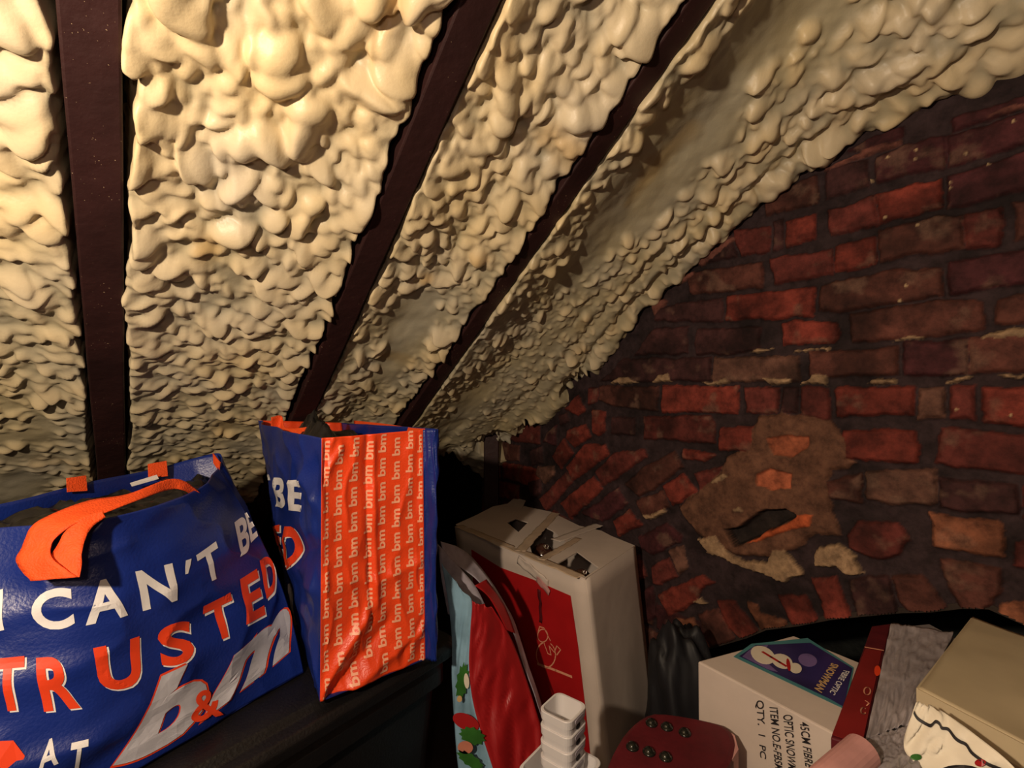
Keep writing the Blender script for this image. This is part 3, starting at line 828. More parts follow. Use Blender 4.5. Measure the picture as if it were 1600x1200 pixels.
# rim and straps
def rimband(name, P, m, parent, h=0.012, lift=0.002, u0=0, u1=1, n=40):
    U = np.linspace(u0, u1, n); rows = [P(U, U*0-0.002, lift), P(U, U*0+h, lift)]
    o = grid_mesh(name, np.stack(rows, 1), m, parent); solid(o, 0.001, 0); return o
ribbon('rear_strap', [at_d(424, 652, 1.04), at_d(440, 650, 1.06), at_d(446, 668, 1.04), at_d(474, 668, 1.0), at_d(496, 662, 0.98)],
       [at_d(423, 676, 1.05), at_d(436, 676, 1.06), at_d(440, 684, 1.03), at_d(474, 678, 1.0), at_d(492, 668, 0.98)], M['strap'], RB)
ribbon('rim_trim', [at_d(553, 657, 1.22), at_d(600, 662, 1.12), at_d(640, 668, 1.0), at_d(664, 670, 0.93)], [at_d(553, 663, 1.22), at_d(600, 669, 1.12), at_d(640, 674, 1.0), at_d(664, 675, 0.93)], M['strap'], RB)
q = [at_d(676, 730, 0.95), at_d(679, 730, 0.953), at_d(679, 761, 0.953), at_d(676, 761, 0.95)]
o = mesh('seam_label', q, [(0, 1, 2, 3)], M['letter_white'], RB); solid(o, 0.001, 0)

# crumpled black bin liners filling the bags
def liner(name, outline, z, amp, seed, label, spikes=()):
    xs = [p[0] for p in outline]; ys = [p[1] for p in outline]
    g = 0.006
    X, Y = np.meshgrid(np.arange(min(xs), max(xs), g), np.arange(min(ys), max(ys), g), indexing='ij')
    sd = poly_sd([(p[0], p[1]) for p in outline], X, Y)
    n = 1-abs(2*fbm(X*14, Y*14, seed, 4)-1)
    Zz = z+amp*(n-0.6)*1.5-np.clip(0.03-sd, 0, 0.03)*0.8
    for (sx, sy, r, hh) in spikes: Zz += hh*np.exp(-(((X-sx)**2+(Y-sy)**2)/r**2))*(0.2+1.5*fbm(X*110, Y*110, seed+2, 3))
    o = grid_mesh(name, np.stack([X, Y, Zz], -1), M['liner'], keep=sd > 0.014)
    solid(o, 0.02, -1)
    return tag(o, label, 'bin liner', 'black liners inside the shopping bags')
liner('bin_liner', [(p.x, p.y) for p in (A0, A1, A2, A3)], zt-0.028, 0.022, 5, 'crumpled black bin liner poking out of the upright orange-sided bag',
      [(-0.385, 0.975, 0.020, 0.030), (-0.40, 1.00, 0.020, 0.030), (-0.365, 0.955, 0.014, 0.028), (-0.42, 1.02, 0.014, 0.03), (-0.43, 1.03, 0.03, 0.02)])

# ------------------------------------------------------------------ left shopping bag (full, bulging)
LB = thing('shopping_bag', (-0.58, 0.80, LZ), 'full blue shopping bag in front at the left, bulging, orange strap hanging over its rim', 'shopping bag', 'blue and orange woven shopping bags')
ft = [V((-0.80, 0.56, 0.822)), V((-0.665, 0.612, 0.818)), V((-0.555, 0.645, 0.820)), V((-0.530, 0.712, 0.820)), V((-0.535, 0.83, 0.822)), V((-0.590, 0.975, 0.830))]
fb = [V((-0.72, 0.42, LZ+0.004)), V((-0.64, 0.50, LZ+0.004)), V((-0.56, 0.60, LZ+0.004)), V((-0.49, 0.70, LZ+0.004)), V((-0.43, 0.81, LZ+0.004)), V((-0.381, 0.888, LZ+0.004))]
lf = Panel(ft, fb, 0.012, 0.006, 51, [(0.3, 0.15, 0.5, 0.12, 0.004, 0.03), (0.2, 0.75, 0.45, 0.8, 0.008, 0.05), (0.15, 0.9, 0.4, 0.95, -0.006, 0.05), (0.6, 0.35, 0.85, 0.3, 0.003, 0.05)], 7)
lf.push = (0.032, -0.006, 0)
LFP = lf.grid('front_panel', M['blue'], LB, 170, 120)
bt = [V((-0.590, 0.975, 0.830)), V((-0.63, 1.04, 0.852)), V((-0.716, 0.97, 0.830)), V((-0.734, 0.84, 0.830)), V((-0.745, 0.72, 0.825)), V((-0.80, 0.56, 0.822))]
bb = [V((-0.381, 0.888, LZ+0.004)), V((-0.50, 1.02, LZ+0.004)), V((-0.62, 0.93, LZ+0.004)), V((-0.70, 0.80, LZ+0.004)), V((-0.76, 0.66, LZ+0.004)), V((-0.72, 0.42, LZ+0.004))]
lb = Panel(bt, bb, 0.0, 0.004, 53); lb.push = lf.push; lb.push_end = False; lb.grid('back_panel', M['blue'], LB, 100, 60)
o = mesh('base_panel', [p for p in fb]+[p for p in bb[1:-1]], [tuple(range(10))], M['blue2'], LB); solid(o, 0.002, 0)
W_ = (('I', [(-14, 924), (6, 920), (8, 984), (-12, 988)]), ('C', [(50, 925), (112, 914), (118, 979), (56, 988)]), ('A', [(128, 913), (190, 897), (199, 961), (134, 977)]),
      ('N', [(210, 893), (268, 880), (276, 938), (222, 955)]), ("'", [(289, 876), (298, 873), (294, 896), (287, 898)]), ('T', [(305, 868), (336, 846), (347, 900), (317, 914)]),
      ('B', [(365, 817), (383, 804), (390, 859), (374, 871)]), ('E', [(381, 803), (394, 795), (402, 838), (391, 849)]),
      ('A', [(66, 1160), (94, 1146), (92, 1192), (60, 1206)]), ('T', [(112, 1160), (138, 1154), (132, 1198), (106, 1206)]))
O_ = (('T', [(-12, 1029), (40, 1024), (47, 1107), (-6, 1112)]), ('R', [(58, 1027), (112, 1022), (126, 1105), (70, 1111)]), ('U', [(145, 1012), (216, 994), (223, 1068), (156, 1083)]),
      ('S', [(243, 980), (298, 966), (304, 1029), (252, 1046)]), ('T', [(316, 948), (358, 926), (370, 989), (330, 1006)]), ('E', [(373, 906), (400, 889), (413, 961), (383, 977)]),
      ('D', [(404, 877), (424, 866), (431, 920), (415, 937)]))
pr = Print()
for ch, q in W_: pr.char(ch, [lf.px(*p) for p in q], lf.mp, 0.0014, 0.03)
for ch, q in O_: pr.char(ch, [lf.px(p[0]+3, p[1]+2.5) for p in q], lf.mp, 0.0012, 0.035)
pr.build('white_lettering', M['letter_white'], LFP)
pr = Print()
for ch, q in O_: pr.char(ch, [lf.px(*p) for p in q], lf.mp, 0.0020, 0.03)
q = [lf.px(*p) for p in ((-15, 1158), (22, 1156), (40, 1180), (30, 1205), (-15, 1210))]
pr.add([lf.mp(k, 0.0014) for k in q], [list(range(5))])
LOGO = (('b', [(196, 1083), (318, 1022), (330, 1128), (172, 1205)]), ('m', [(322, 1052), (446, 944), (460, 1010), (312, 1128)]))
for ch, q in LOGO:
    cx = sum(p[0] for p in q)/4; cy = sum(p[1] for p in q)/4
    pr.char(ch, [lf.px(cx+(p[0]-cx)*1.05, cy+(p[1]-cy)*1.06) for p in q], lf.mp, 0.0014, 0.06, 0.35)
pr.char('&', [lf.px(*p) for p in ((298, 1084), (338, 1072), (346, 1118), (294, 1132))], lf.mp, 0.0034, 0.02)
pr.build('orange_lettering', M['letter_orange'], LFP)
pr = Print()
for ch, q in LOGO: pr.char(ch, [lf.px(*p) for p in q], lf.mp, 0.0026, 0.05, 0.35)
pr.build('silver_logo', M['letter_silver'], LFP)
# orange strap flopping over the rim
ribbon('strap', [at_d(312, 770, 0.825), at_d(290, 753, 0.80), at_d(262, 749, 0.77), at_d(200, 772, 0.70), at_d(140, 782, 0.66), at_d(85, 802, 0.62), at_d(50, 822, 0.60), at_d(34, 856, 0.588), at_d(25, 878, 0.580), at_d(48, 908, 0.575)],
       [at_d(304, 778, 0.82), at_d(286, 766, 0.79), at_d(262, 766, 0.765), at_d(212, 783, 0.69), at_d(160, 803, 0.64), at_d(118, 818, 0.612), at_d(92, 836, 0.598), at_d(80, 852, 0.59), at_d(84, 874, 0.582), at_d(120, 902, 0.580)], M['strap'], LB, wob=0.004)
ribbon('strap', [at_d(48, 908, 0.576), at_d(66, 884, 0.583), at_d(88, 856, 0.594), at_d(104, 828, 0.605), at_d(128, 808, 0.62), at_d(161, 799, 0.638)],
       [at_d(124, 902, 0.582), at_d(127, 884, 0.588), at_d(128, 862, 0.596), at_d(135, 836, 0.610), at_d(148, 820, 0.625), at_d(165, 808, 0.638)], M['strap'], LB, wob=0.004)
for (x0, y0, x1, y1, d0, d1) in ((104, 749, 134, 745, 0.80, 0.83), (231, 727, 260, 722, 0.94, 0.97)):
    q = [at_d(x0, y0-2, d0), at_d(x1, y1-2, d1), at_d(x1+2, y1+22, d1-0.004), at_d(x0+1, y0+20, d0-0.004)]
    o = mesh('strap_stitching', q, [(0, 1, 2, 3)], M['strap'], LB); solid(o, 0.0014, 0)
q = [at_d(333, 708, 1.02), at_d(344, 722, 0.99), at_d(342, 736, 0.975), at_d(334, 724, 1.0)]
o = mesh('corner_trim', q, [(0, 1, 2, 3)], M['strap'], LB); solid(o, 0.002, 0)
q = [at_d(203, 755, 0.9), at_d(245, 742, 0.94), at_d(248, 748, 0.93), at_d(206, 760, 0.89)]
o = mesh('lining_edge', q, [(0, 1, 2, 3)], M['letter_white'], LB); solid(o, 0.001, 0)
liner('bin_liner', [(p.x, p.y) for p in ft]+[(p.x, p.y) for p in bt[1:-1]], 0.800, 0.03, 15, 'black bin liner filling the full bulging bag with the strap over its rim')

# ------------------------------------------------------------------ tall white cardboard box with a red picture panel
tz = 0.56
cA = V((0.166, 1.10, tz)); cC = V((0.333, 1.32, tz)); cB = V((-0.175, 1.50, tz)); cE = V((-0.010, 1.735, tz))
lean = V((0.063, 0.0, -tz))
CB = thing('cardboard_box', tuple(cA+lean), 'tall white cardboard box with red panel, its top torn open, leaning by the brick wall', 'box')
def quadface(name, a, b, c, d, m, parent, t=0.004, n=14, amp=0.003, seed=0):
    U, W = np.meshgrid(np.linspace(0, 1, n), np.linspace(0, 1, n), indexing='ij')
    a, b, c, d = [np.array(k) for k in (a, b, c, d)]
    P = (a*(1-U[..., None])+b*U[..., None])*(1-W[..., None])+(d*(1-U[..., None])+c*U[..., None])*W[..., None]
    nn = np.cross(b-a, d-a); nn /= np.linalg.norm(nn)
    env = np.sin(np.pi*U)*np.sin(np.pi*W)
    P = P+nn*(env*(fbm(U*3, W*3, seed, 2)-0.5)*amp*2)[..., None]
    o = grid_mesh(name, P, m, parent); solid(o, t, 0); return o
quadface('front_face', cA, cB, cB+lean, cA+lean, M['card'], CB, seed=1)
quadface('side_face', cC, cA, cA+lean, cC+lean, M['card'], CB, seed=2, amp=0.004)
quadface('back_face', cE, cC, cC+lean, cE+lean, M['card'], CB, seed=3)
quadface('side_face', cB, cE, cE+lean, cB+lean, M['card'], CB, seed=4)
quadface('base_face', cA+lean*0.99, cC+lean*0.99, cE+lean*0.99, cB+lean*0.99, M['kraft'], CB, seed=5)
top = Plane(cA, cC, cB)
outer = [top.at(top.px(*p)) for p in ((915, 905), (992, 853), (955, 838), (940, 830), (905, 822), (860, 800), (826, 793), (800, 786), (770, 792), (745, 805), (712, 820), (775, 852), (850, 882))]
hs = [top.pts(h) for h in ([(792, 817), (806, 811), (825, 817), (810, 832)], [(824, 840), (844, 820), (867, 832), (884, 847), (852, 874), (832, 868)], [(866, 884), (902, 863), (936, 888), (915, 902)])]
flat_poly('top_flaps', outer, M['card'], CB, hs, 0.003)
fp = Plane(cA, cB, cA+lean); 
RPP = flat_poly('red_picture_panel', fp.pts([(738, 858), (783, 886), (835, 905), (893, 930), (905, 1010), (917, 1112), (930, 1240), (860, 1300), (760, 1270)], 0.0035), M['red_print'], CB, t=0.0006)
# crumpled tape along the top and over the panel
def strip(name, plane, a, b, wd, m, parent, lift=0.004, seed=0, amp=0.004):
    a = V(plane.at(plane.px(*a), lift)); b = V(plane.at(plane.px(*b), lift)); d = (b-a); sd_ = d.normalized().cross(plane.n)
    n = max(6, int(d.length/0.006)); P = np.zeros((n, 6, 3))
    for i in range(n):
        for j in range(6):
            p = a+d*(i/(n-1))+sd_*wd*(j/5-0.5); k = float(fbm(i*0.35, j*0.6, seed, 2))-0.5
            P[i, j] = p+plane.n*(k*amp)+sd_*(float(vn(i*0.5, 7, seed))-0.5)*0.005
    o = grid_mesh(name, P, m, parent); solid(o, 0.0006, 0); return o
strip('tape', top, (716, 822), (908, 902), 0.030, M['tape'], CB, 0.0015, 2, 0.002)
strip('tape', top, (812, 862), (870, 800), 0.030, M['tape'], CB, 0.002, 3, 0.002)
strip('tape', top, (846, 876), (905, 842), 0.022, M['tape'], CB, 0.0025, 4, 0.002)
strip('tape', top, (868, 846), (940, 820), 0.034, M['card'], CB, 0.003, 5, 0.002)
strip('tape', fp, (812, 872), (858, 912), 0.026, M['card'], CB, 0.006, 6, 0.008)
strip('tape', fp, (842, 902), (862, 925), 0.020, M['pink'], CB, 0.008, 7, 0.012)
strip('tape', fp, (845, 920), (848, 972), 0.010, M['dark_red'], CB, 0.006, 8, 0.004)
# line drawing of a little snowman on a slope
pr = Print()
def ink_line(pr, plane, pts, wd, lift=0.0045):
    P = [plane.at(plane.px(*p), lift) for p in pts]
    for i in range(len(P)-1):
        d = P[i+1]-P[i]
        if d.length < 1e-6: continue
        n_ = d.normalized().cross(plane.n)*wd/2; e = d.normalized()*wd*0.3
        pr.add([P[i]-n_-e, P[i+1]-n_+e, P[i+1]+n_+e, P[i]+n_-e], [[0, 1, 2, 3]])
def circ(cx, cy, rx, ry, a0=0, a1=360, n=20, rot=0):
    out = []
    for k in range(n+1):
        a = math.radians(a0+(a1-a0)*k/n); x = rx*math.cos(a); y = ry*math.sin(a); r_ = math.radians(rot)
        out.append((cx+x*math.cos(r_)-y*math.sin(r_), cy+x*math.sin(r_)+y*math.cos(r_)))
    return out
ink_line(pr, fp, circ(855, 1022, 15, 20, -60, 250), 0.003)
ink_line(pr, fp, circ(850, 992, 8, 10, 0, 360), 0.0025)
ink_line(pr, fp, [(843, 986), (845, 978), (852, 980), (857, 990), (862, 1000)], 0.0025)
ink_line(pr, fp, [(852, 1004), (858, 1020), (863, 1022), (860, 1008), (868, 1018), (872, 1008), (878, 1014), (872, 1022)], 0.0025)
ink_line(pr, fp, [(842, 1036), (870, 1046), (895, 1056)], 0.006)
pr.build('snowman_drawing', M['letter_pale'], RPP)
# glossy contents seen through the torn top
def bauble(px, py, dz, r, label, m, ring=True):
    c = top.at(top.px(px, py))-V((0, 0, dz))
    t = thing('bauble', tuple(c), label, 'christmas bauble', 'ornaments packed in the torn white box')
    bm = bmesh.new(); bmesh.ops.create_uvsphere(bm, u_segments=24, v_segments=16, radius=r)
    me = bpy.data.meshes.new('ball'); bm.to_mesh(me); bm.free()
    me.materials.append(m); me.polygons.foreach_set('use_smooth', [True]*len(me.polygons))
    o = bpy.data.objects.new('ball', me); COL.objects.link(o); o.parent = t
    lp = []
    for z_, rr in ((r*0.92, r*0.28), (r*1.12, r*0.28), (r*1.14, r*0.2)):
        lp.append([V((rr*math.cos(k*math.pi/6), rr*math.sin(k*math.pi/6), z_)) for k in range(12)])
    q = loft('cap', lp, M['silver'], None); q.parent = t
    pts = [V((r*0.14*math.cos(k*math.pi/6), 0, r*1.24+r*0.14*math.sin(k*math.pi/6))) for k in range(13)]
    vs, fs = tube_mesh(pts, r*0.03, 6); mesh('hanging_ring', vs, fs, M['silver'], q)
    t.rotation_euler = (0.5, 0.3, 0)
    return t
bauble(808, 824, 0.045, 0.032, 'dark glossy ornament under the farthest small tear in the white box', M['brown_gloss'])
bauble(848, 842, 0.048, 0.034, 'dark glossy ornament with ring in the middle tear of the white box', M['brown_gloss'])
bauble(866, 868, 0.046, 0.026, 'silver topped ornament at the near end of the middle tear', M['silver'])
bauble(908, 878, 0.044, 0.026, 'dark glossy ornament under the tear nearest the box corner', M['brown_gloss'])
ff = [top.at(top.px(*p)) for p in ((790, 790), (812, 776), (826, 780), (815, 796))]
ff = [ff[0], ff[1]+V((0, 0, 0.012)), ff[2]+V((0, 0, 0.018)), ff[3]]
o = mesh('torn_flap', ff, [(0, 1, 2, 3)], M['card'], CB); solid(o, 0.002, 0)

# ------------------------------------------------------------------ christmas gift bag squeezed between tub and box
GB = thing('gift_bag', (0.0, 1.04, 0.0), 'christmas gift bag with red side and pale blue printed front, beside the black tub', 'gift bag')
def pl(lst): return [at_d(*k) for k in lst]
rl = pl([(738, 938, 1.00), (735, 985, 1.0), (733, 1045, 0.995), (742, 1110, 0.99), (770, 1200, 0.975), (800, 1290, 0.96), (850, 1380, 0.94)])
rr_ = pl([(770, 950, 1.03), (800, 1000, 1.06), (822, 1060, 1.06), (836, 1105, 1.05), (850, 1160, 1.04), (855, 1250, 1.03), (880, 1345, 1.02)])
def soft_strip(name, L, R, m, parent, amp, seed, n=10, K=24, sc=6, t=0.001, creases=()):
    def sm(P):
        P = [np.array(p) for p in P]; out = []
        for i in range(len(P)-1):
            p0 = P[max(i-1, 0)]; p1 = P[i]; p2 = P[i+1]; p3 = P[min(i+2, len(P)-1)]
            for k in range(n):
                u = k/n; out.append(0.5*((2*p1)+(-p0+p2)*u+(2*p0-5*p1+4*p2-p3)*u*u+(-p0+3*p1-3*p2+p3)*u**3))
        out.append(P[-1]); return np.array(out)
    L = sm(L); R = sm(R); W = np.linspace(0, 1, K)
    P = L[:, None]*(1-W[None, :, None])+R[:, None]*W[None, :, None]
    U, WW = np.meshgrid(np.linspace(0, 1, len(L)), W, indexing='ij')
    f = (fbm(U*sc*2+WW*sc, WW*1.5-U*2, seed, 3)-0.5)*amp*2
    f = f*np.clip(np.minimum(WW, 1-WW)*6, 0, 1)
    P[..., 1] += f; P[..., 0] += f*0.4
    o = grid_mesh(name, P, m, parent); solid(o, t, 0); return o, P
soft_strip('red_side', rl, rr_, M['bag_red'], GB, 0.022, 5, sc=5)
bl_ = pl([(690, 880, 0.99), (700, 940, 1.0), (706, 1000, 1.02), (706, 1060, 1.03), (710, 1130, 1.03), (716, 1200, 1.02), (730, 1290, 1.0), (750, 1380, 0.99)])
br_ = pl([(722, 925, 1.0), (737, 938, 1.00), (735, 985, 1.0), (733, 1045, 0.995), (742, 1110, 0.99), (770, 1200, 0.975), (800, 1290, 0.96), (850, 1380, 0.94)])
_, PB = soft_strip('printed_front', bl_, br_, M['sky_print'], GB, 0.006, 9, K=20)
bt2l = pl([(688, 846, 1.06), (700, 872, 1.06), (745, 906, 1.08), (775, 948, 1.09), (800, 985, 1.09), (818, 1040, 1.08), (838, 1095, 1.06), (852, 1155, 1.05), (870, 1345, 1.04)])
bt2r = pl([(712, 853, 1.10), (735, 868, 1.12), (765, 905, 1.12), (790, 945, 1.12), (805, 975, 1.12), (826, 1040, 1.10), (846, 1100, 1.08), (858, 1160, 1.06), (880, 1345, 1.05)])
soft_strip('pale_band', bt2l, bt2r, M['grey_print'], GB, 0.003, 13, K=8)
soft_strip('pale_inside', pl([(684, 850, 1.02), (690, 905, 1.03), (700, 960, 1.03)]), pl([(712, 880, 1.05), (742, 915, 1.06), (760, 950, 1.06)]), M['grey_print'], GB, 0.003, 17, K=8)
soft_strip('red_stripe', pl([(742, 915, 1.02), (765, 935, 1.03), (792, 985, 1.05)]), pl([(760, 905, 1.06), (788, 945, 1.07), (805, 990, 1.07)]), M['bag_red'], GB, 0.003, 19, K=6)
# printed holly, berries and faces on the blue front
def blotch(name, cx, cy, rx, ry, rot, m, dd, jag=0.0):
    pts = []
    for k in range(22):
        a = 2*math.pi*k/22; j = 1-jag*(k % 2)
        x = rx*j*math.cos(a); y = ry*j*math.sin(a); r_ = math.radians(rot)
        pts.append(at_d(cx+x*math.cos(r_)-y*math.sin(r_), cy+x*math.sin(r_)+y*math.cos(r_), dd))
    o = mesh(name, pts, [tuple(range(22))], m, GB); solid(o, 0.0006, 0)
blotch('holly_print', 722, 1065, 10, 32, 8, M['green_print'], 0.992, 0.25)
blotch('holly_print', 738, 1150, 22, 14, 20, M['green_print'], 0.978, 0.2)
blotch('red_print', 728, 1128, 22, 12, 25, M['bag_red'], 0.983)
blotch('holly_print', 735, 1188, 26, 10, 35, M['green_print'], 0.972, 0.2)
blotch('face_print', 727, 1168, 12, 10, 5, M['peach'], 0.972)
blotch('star_print', 718, 1092, 4, 5, 5, M['gold'], 0.986)
blotch('white_print', 729, 1064, 4, 12, -5, M['paper_white'], 0.988)

# ------------------------------------------------------------------ snowman box
A_ = V((0.339, 0.888, 0.494)); B_ = V((0.469, 0.70, 0.494)); D_ = V((0.5665, 0.979, 0.494)); C_ = B_+D_-A_
SB = thing('snowman_box', (A_.x+0.1, A_.y, 0), 'white snowman box with picture label on top and black stencilled text on its side', 'box')
dn = V((0.004, 0, -0.494))
box8([A_+dn, B_+dn, C_+dn, D_+dn, A_, B_, C_, D_], 'carton', M['card'], SB, 0.003)
tp = Plane(A_, B_, D_); sp = Plane(A_, B_, A_+dn)
flat_poly('label_border', tp.pts([(1146, 1027), (1174, 1007), (1262, 998), (1334, 1044), (1322, 1110), (1300, 1100)], 0.0012), M['teal'], SB, t=0.0004)
PLB = flat_poly('picture_label', tp.pts([(1155, 1027), (1180, 1010), (1266, 1006), (1332, 1046), (1318, 1106), (1295, 1093)], 0.002), M['navy'], SB, t=0.0004)
flat_poly('picture_snow', tp.pts([(1160, 1028), (1178, 1012), (1200, 1010), (1190, 1030), (1215, 1052), (1200, 1048)], 0.0026), M['lilac'], PLB, t=0.0003)
for (cx, cy, rx, ry, rot, mm, lf_, nm) in ((1192, 1026, 20, 13, 25, 'paper_white', 0.003, 'snowman_body'), (1222, 1036, 17, 11, 20, 'paper_white', 0.0032, 'snowman_body'), (1243, 1047, 10, 8, 20, 'paper_white', 0.0034, 'snowman_head'),
                                           (1262, 1034, 15, 10, 15, 'lilac', 0.003, 'dark_globe'), (1232, 1042, 3, 10, -10, 'red_print', 0.0038, 'snowman_scarf')):
    flat_poly(nm, tp.pts(circ(cx, cy, rx, ry, 0, 342, 18, rot), lf_), M[mm], PLB, t=0.0003)
pr = Print(); ink_line(pr, tp, [(1192, 1022), (1205, 1030), (1218, 1038), (1228, 1044)], 0.006, 0.004); pr.build('snowman_buttons', M['red_print'], PLB)
def words(pr, plane, txt, tl, tr, br, bl, lift, bold=0.02):
    """txt inside px quad, reading from the quad's left side to its right"""
    q = [plane.px(*k) for k in (tl, tr, br, bl)]
    vs, fs, _ = glyph(txt, bold)
    pr.add([plane.at(bil(q, x, y), lift) for x, y in vs], fs)
pr = Print(); words(pr, tp, 'SNOWMAN', (1311, 1042), (1284, 1086), (1272, 1078), (1299, 1038), 0.003, 0.03); pr.build('label_title', M['gold'], PLB)
pr = Print(); words(pr, tp, 'FIBRE OPTIC', (1328, 1052), (1304, 1090), (1296, 1084), (1318, 1050), 0.003, 0.02); pr.build('label_subtitle', M['letter_white'], PLB)
pr = Print()
words(pr, sp, '45CM FIBRE', (1264, 1128), (1272, 1202), (1259, 1196), (1250, 1127), 0.002, 0.01)
words(pr, sp, 'OPTIC SNOWMAN', (1239, 1116), (1246, 1224), (1234, 1216), (1224, 1116), 0.002, 0.01)
words(pr, sp, 'ITEM NO.E-FBSM', (1216, 1105), (1224, 1206), (1212, 1200), (1203, 1104), 0.002, 0.01)
words(pr, sp, 'QTY.  1  PC', (1194, 1094), (1198, 1186), (1187, 1182), (1180, 1093), 0.002, 0.01)
pr.build('stencilled_text', M['ink'], SB)

# ------------------------------------------------------------------ red box in clear wrap, standing under the arch
rz = 0.565
rq = [at_z(1362, 978, rz), at_z(1392, 974, rz), at_z(1348, 1168, rz), at_z(1298, 1152, rz)]
GX = thing('gift_box', (rq[0].x, rq[0].y-0.1, 0.497), 'narrow dark red box lying between the snowman box and the grey wrapped parcel', 'box')
dn = V((0, 0, -0.068))
box8([rq[3]+dn, rq[2]+dn, rq[1]+dn, rq[0]+dn, rq[3], rq[2], rq[1], rq[0]], 'carton', M['dark_red'], GX, 0.002)
rp = Plane(rq[0], rq[1], rq[3])
flat_poly('bright_red_cover', rp.pts([(1352, 1015), (1378, 1018), (1347, 1165), (1300, 1150)], 0.0015), M['gift_red'], GX, t=0.0005)
flat_poly('orange_spot', rp.pts(circ(1371, 1050, 5, 8, 0, 340, 14), 0.002), M['letter_orange'], GX, t=0.0005)
pr = Print()
ink_line(pr, rp, circ(1355, 1083, 5, 6), 0.0015, 0.003); ink_line(pr, rp, [(1352, 1098), (1358, 1102), (1354, 1106)], 0.0015, 0.003); ink_line(pr, rp, circ(1349, 1114, 4, 5, 40, 320), 0.0015, 0.003)
pr.build('pale_lettering', M['letter_pale'], GX)
pr = Print(); ink_line(pr, rp, [(1352, 1014), (1380, 1019)], 0.003, 0.003); pr.build('tape_edge', M['letter_pale'], GX)

# grey clear-wrapped parcel
wz = 0.585
wq = [at_z(1392, 976, wz), at_z(1452, 970, wz), at_z(1508, 1000, wz), at_z(1440, 1075, wz), at_z(1425, 1130, wz), at_z(1440, 1215, wz), at_z(1335, 1250, wz), at_z(1352, 1160, wz)]
PW = thing('wrapped_parcel', (0.55, 0.72, 0.497), 'grey parcel in crinkled clear plastic, left of the tan box', 'parcel')
n = len(wq)
loft('parcel_core', [[p+V((0, 0, -0.088)) for p in wq], [p+V((0, 0, -0.006)) for p in wq]], mat('grey_card', (0.17, 0.155, 0.155), 0.7, 0.3, (9, 0.3)), PW)
Xs = np.linspace(0, 1, 60)
def crinkle(name, quad, m, parent, lift, amp, seed, n=60):
    a, b, c, d = [np.array(k) for k in quad]
    U, W = np.meshgrid(np.linspace(0, 1, n), np.linspace(0, 1, n), indexing='ij')
    P = (a*(1-U[..., None])+b*U[..., None])*(1-W[..., None])+(d*(1-U[..., None])+c*U[..., None])*W[..., None]
    k = 1-abs(2*fbm(U*6, W*6, seed, 4)-1)
    P[..., 2] += lift+k*amp
    o = grid_mesh(name, P, m, parent); solid(o, 0.0006, 0); return o
crinkle('plastic_wrap', [wq[0], wq[1]*0.3+wq[2]*0.7, wq[4], wq[7]], M['plastic_wrap'], PW, -0.004, 0.008, 3)
crinkle('plastic_wrap', [wq[7], wq[4], wq[5], wq[6]], M['plastic_wrap'], PW, -0.004, 0.008, 5)

# ------------------------------------------------------------------ tan box at the right
tz2 = 0.625
tq = [at_z(1520, 966, tz2), at_z(1435, 1076, tz2), at_z(1600, 1162, tz2), at_z(1600, 1010, tz2)]
g0, g1 = tq[0], tq[1]
dir2 = (at_z(1600, 1162, tz2)-g1).normalized(); g2 = g1+dir2*0.28; g3 = g0+dir2*0.28
TB = thing('tan_box', ((g1.x+g3.x)/2, (g1.y+g3.y)/2, 0), 'large tan cardboard box with a lifted lid at the right edge', 'box')
def off(p, q, z): return V((p.x, p.y, z))
cen = (g0+g1+g2+g3)/4
def scl(p, k, z): v = cen+(p-cen)*k; return V((v.x, v.y, z))
box8([scl(p, 0.97, 0.0) for p in (g1, g2, g3, g0)]+[scl(p, 0.97, tz2-0.012) for p in (g1, g2, g3, g0)], 'carton', M['tan_edge'], TB, 0.002)
U, W = np.meshgrid(np.linspace(0, 1, 40), np.linspace(0, 1, 40), indexing='ij')
P = (np.array(g0)*(1-U[..., None])+np.array(g1)*U[..., None])*(1-W[..., None])+(np.array(g3)*(1-U[..., None])+np.array(g2)*U[..., None])*W[..., None]
P[..., 2] += (fbm(U*2.5, W*3, 6, 2)-0.5)*0.010
o = grid_mesh('lid_top', P, M['tan'], TB); solid(o, 0.004, 0)
lidedge = [g1, g2, g2+V((0, 0, -0.026)), g1+V((0, 0, -0.026))]
o = mesh('lid_edge', lidedge, [(0, 1, 2, 3)], M['tan'], TB); solid(o, 0.004, 0)
lidedge = [g0, g1, g1+V((0, 0, -0.030)), g0+V((0, 0, -0.030))]
o = mesh('lid_edge', lidedge, [(0, 1, 2, 3)], M['tan'], TB); solid(o, 0.004, 0)

# white carrier bag with black wavy line in front of the tan box
WB = thing('paper_bag', (0.44, 0.53, 0), 'crumpled white printed bag with a wavy black line, below the tan box lid', 'carrier bag')
pl9 = lambda l: [at_d(a_, b_, c_*0.93) for a_, b_, c_ in l]
wa = pl9([(1432, 1098, 0.590), (1412, 1160, 0.585), (1425, 1195, 0.575), (1440, 1260, 0.565), (1450, 1420, 0.555)])
wb = pl9([(1470, 1110, 0.580), (1520, 1145, 0.545), (1590, 1205, 0.505), (1640, 1290, 0.49), (1660, 1420, 0.485)])
_, WP = soft_strip('bag_front', wa, wb, M['paper_white'], WB, 0.010, 23, K=30)
wav = [(1428, 1112), (1434, 1122), (1448, 1131), (1455, 1133), (1462, 1127), (1468, 1130), (1472, 1137), (1482, 1139), (1492, 1152), (1500, 1158), (1510, 1163), (1518, 1175), (1532, 1186), (1545, 1194), (1565, 1202)]
_q = WP.reshape(-1, 3); _u = 800+F*_q[:, 0]/_q[:, 1]; _v = 600-F*(_q[:, 2]-CZ)/_q[:, 1]
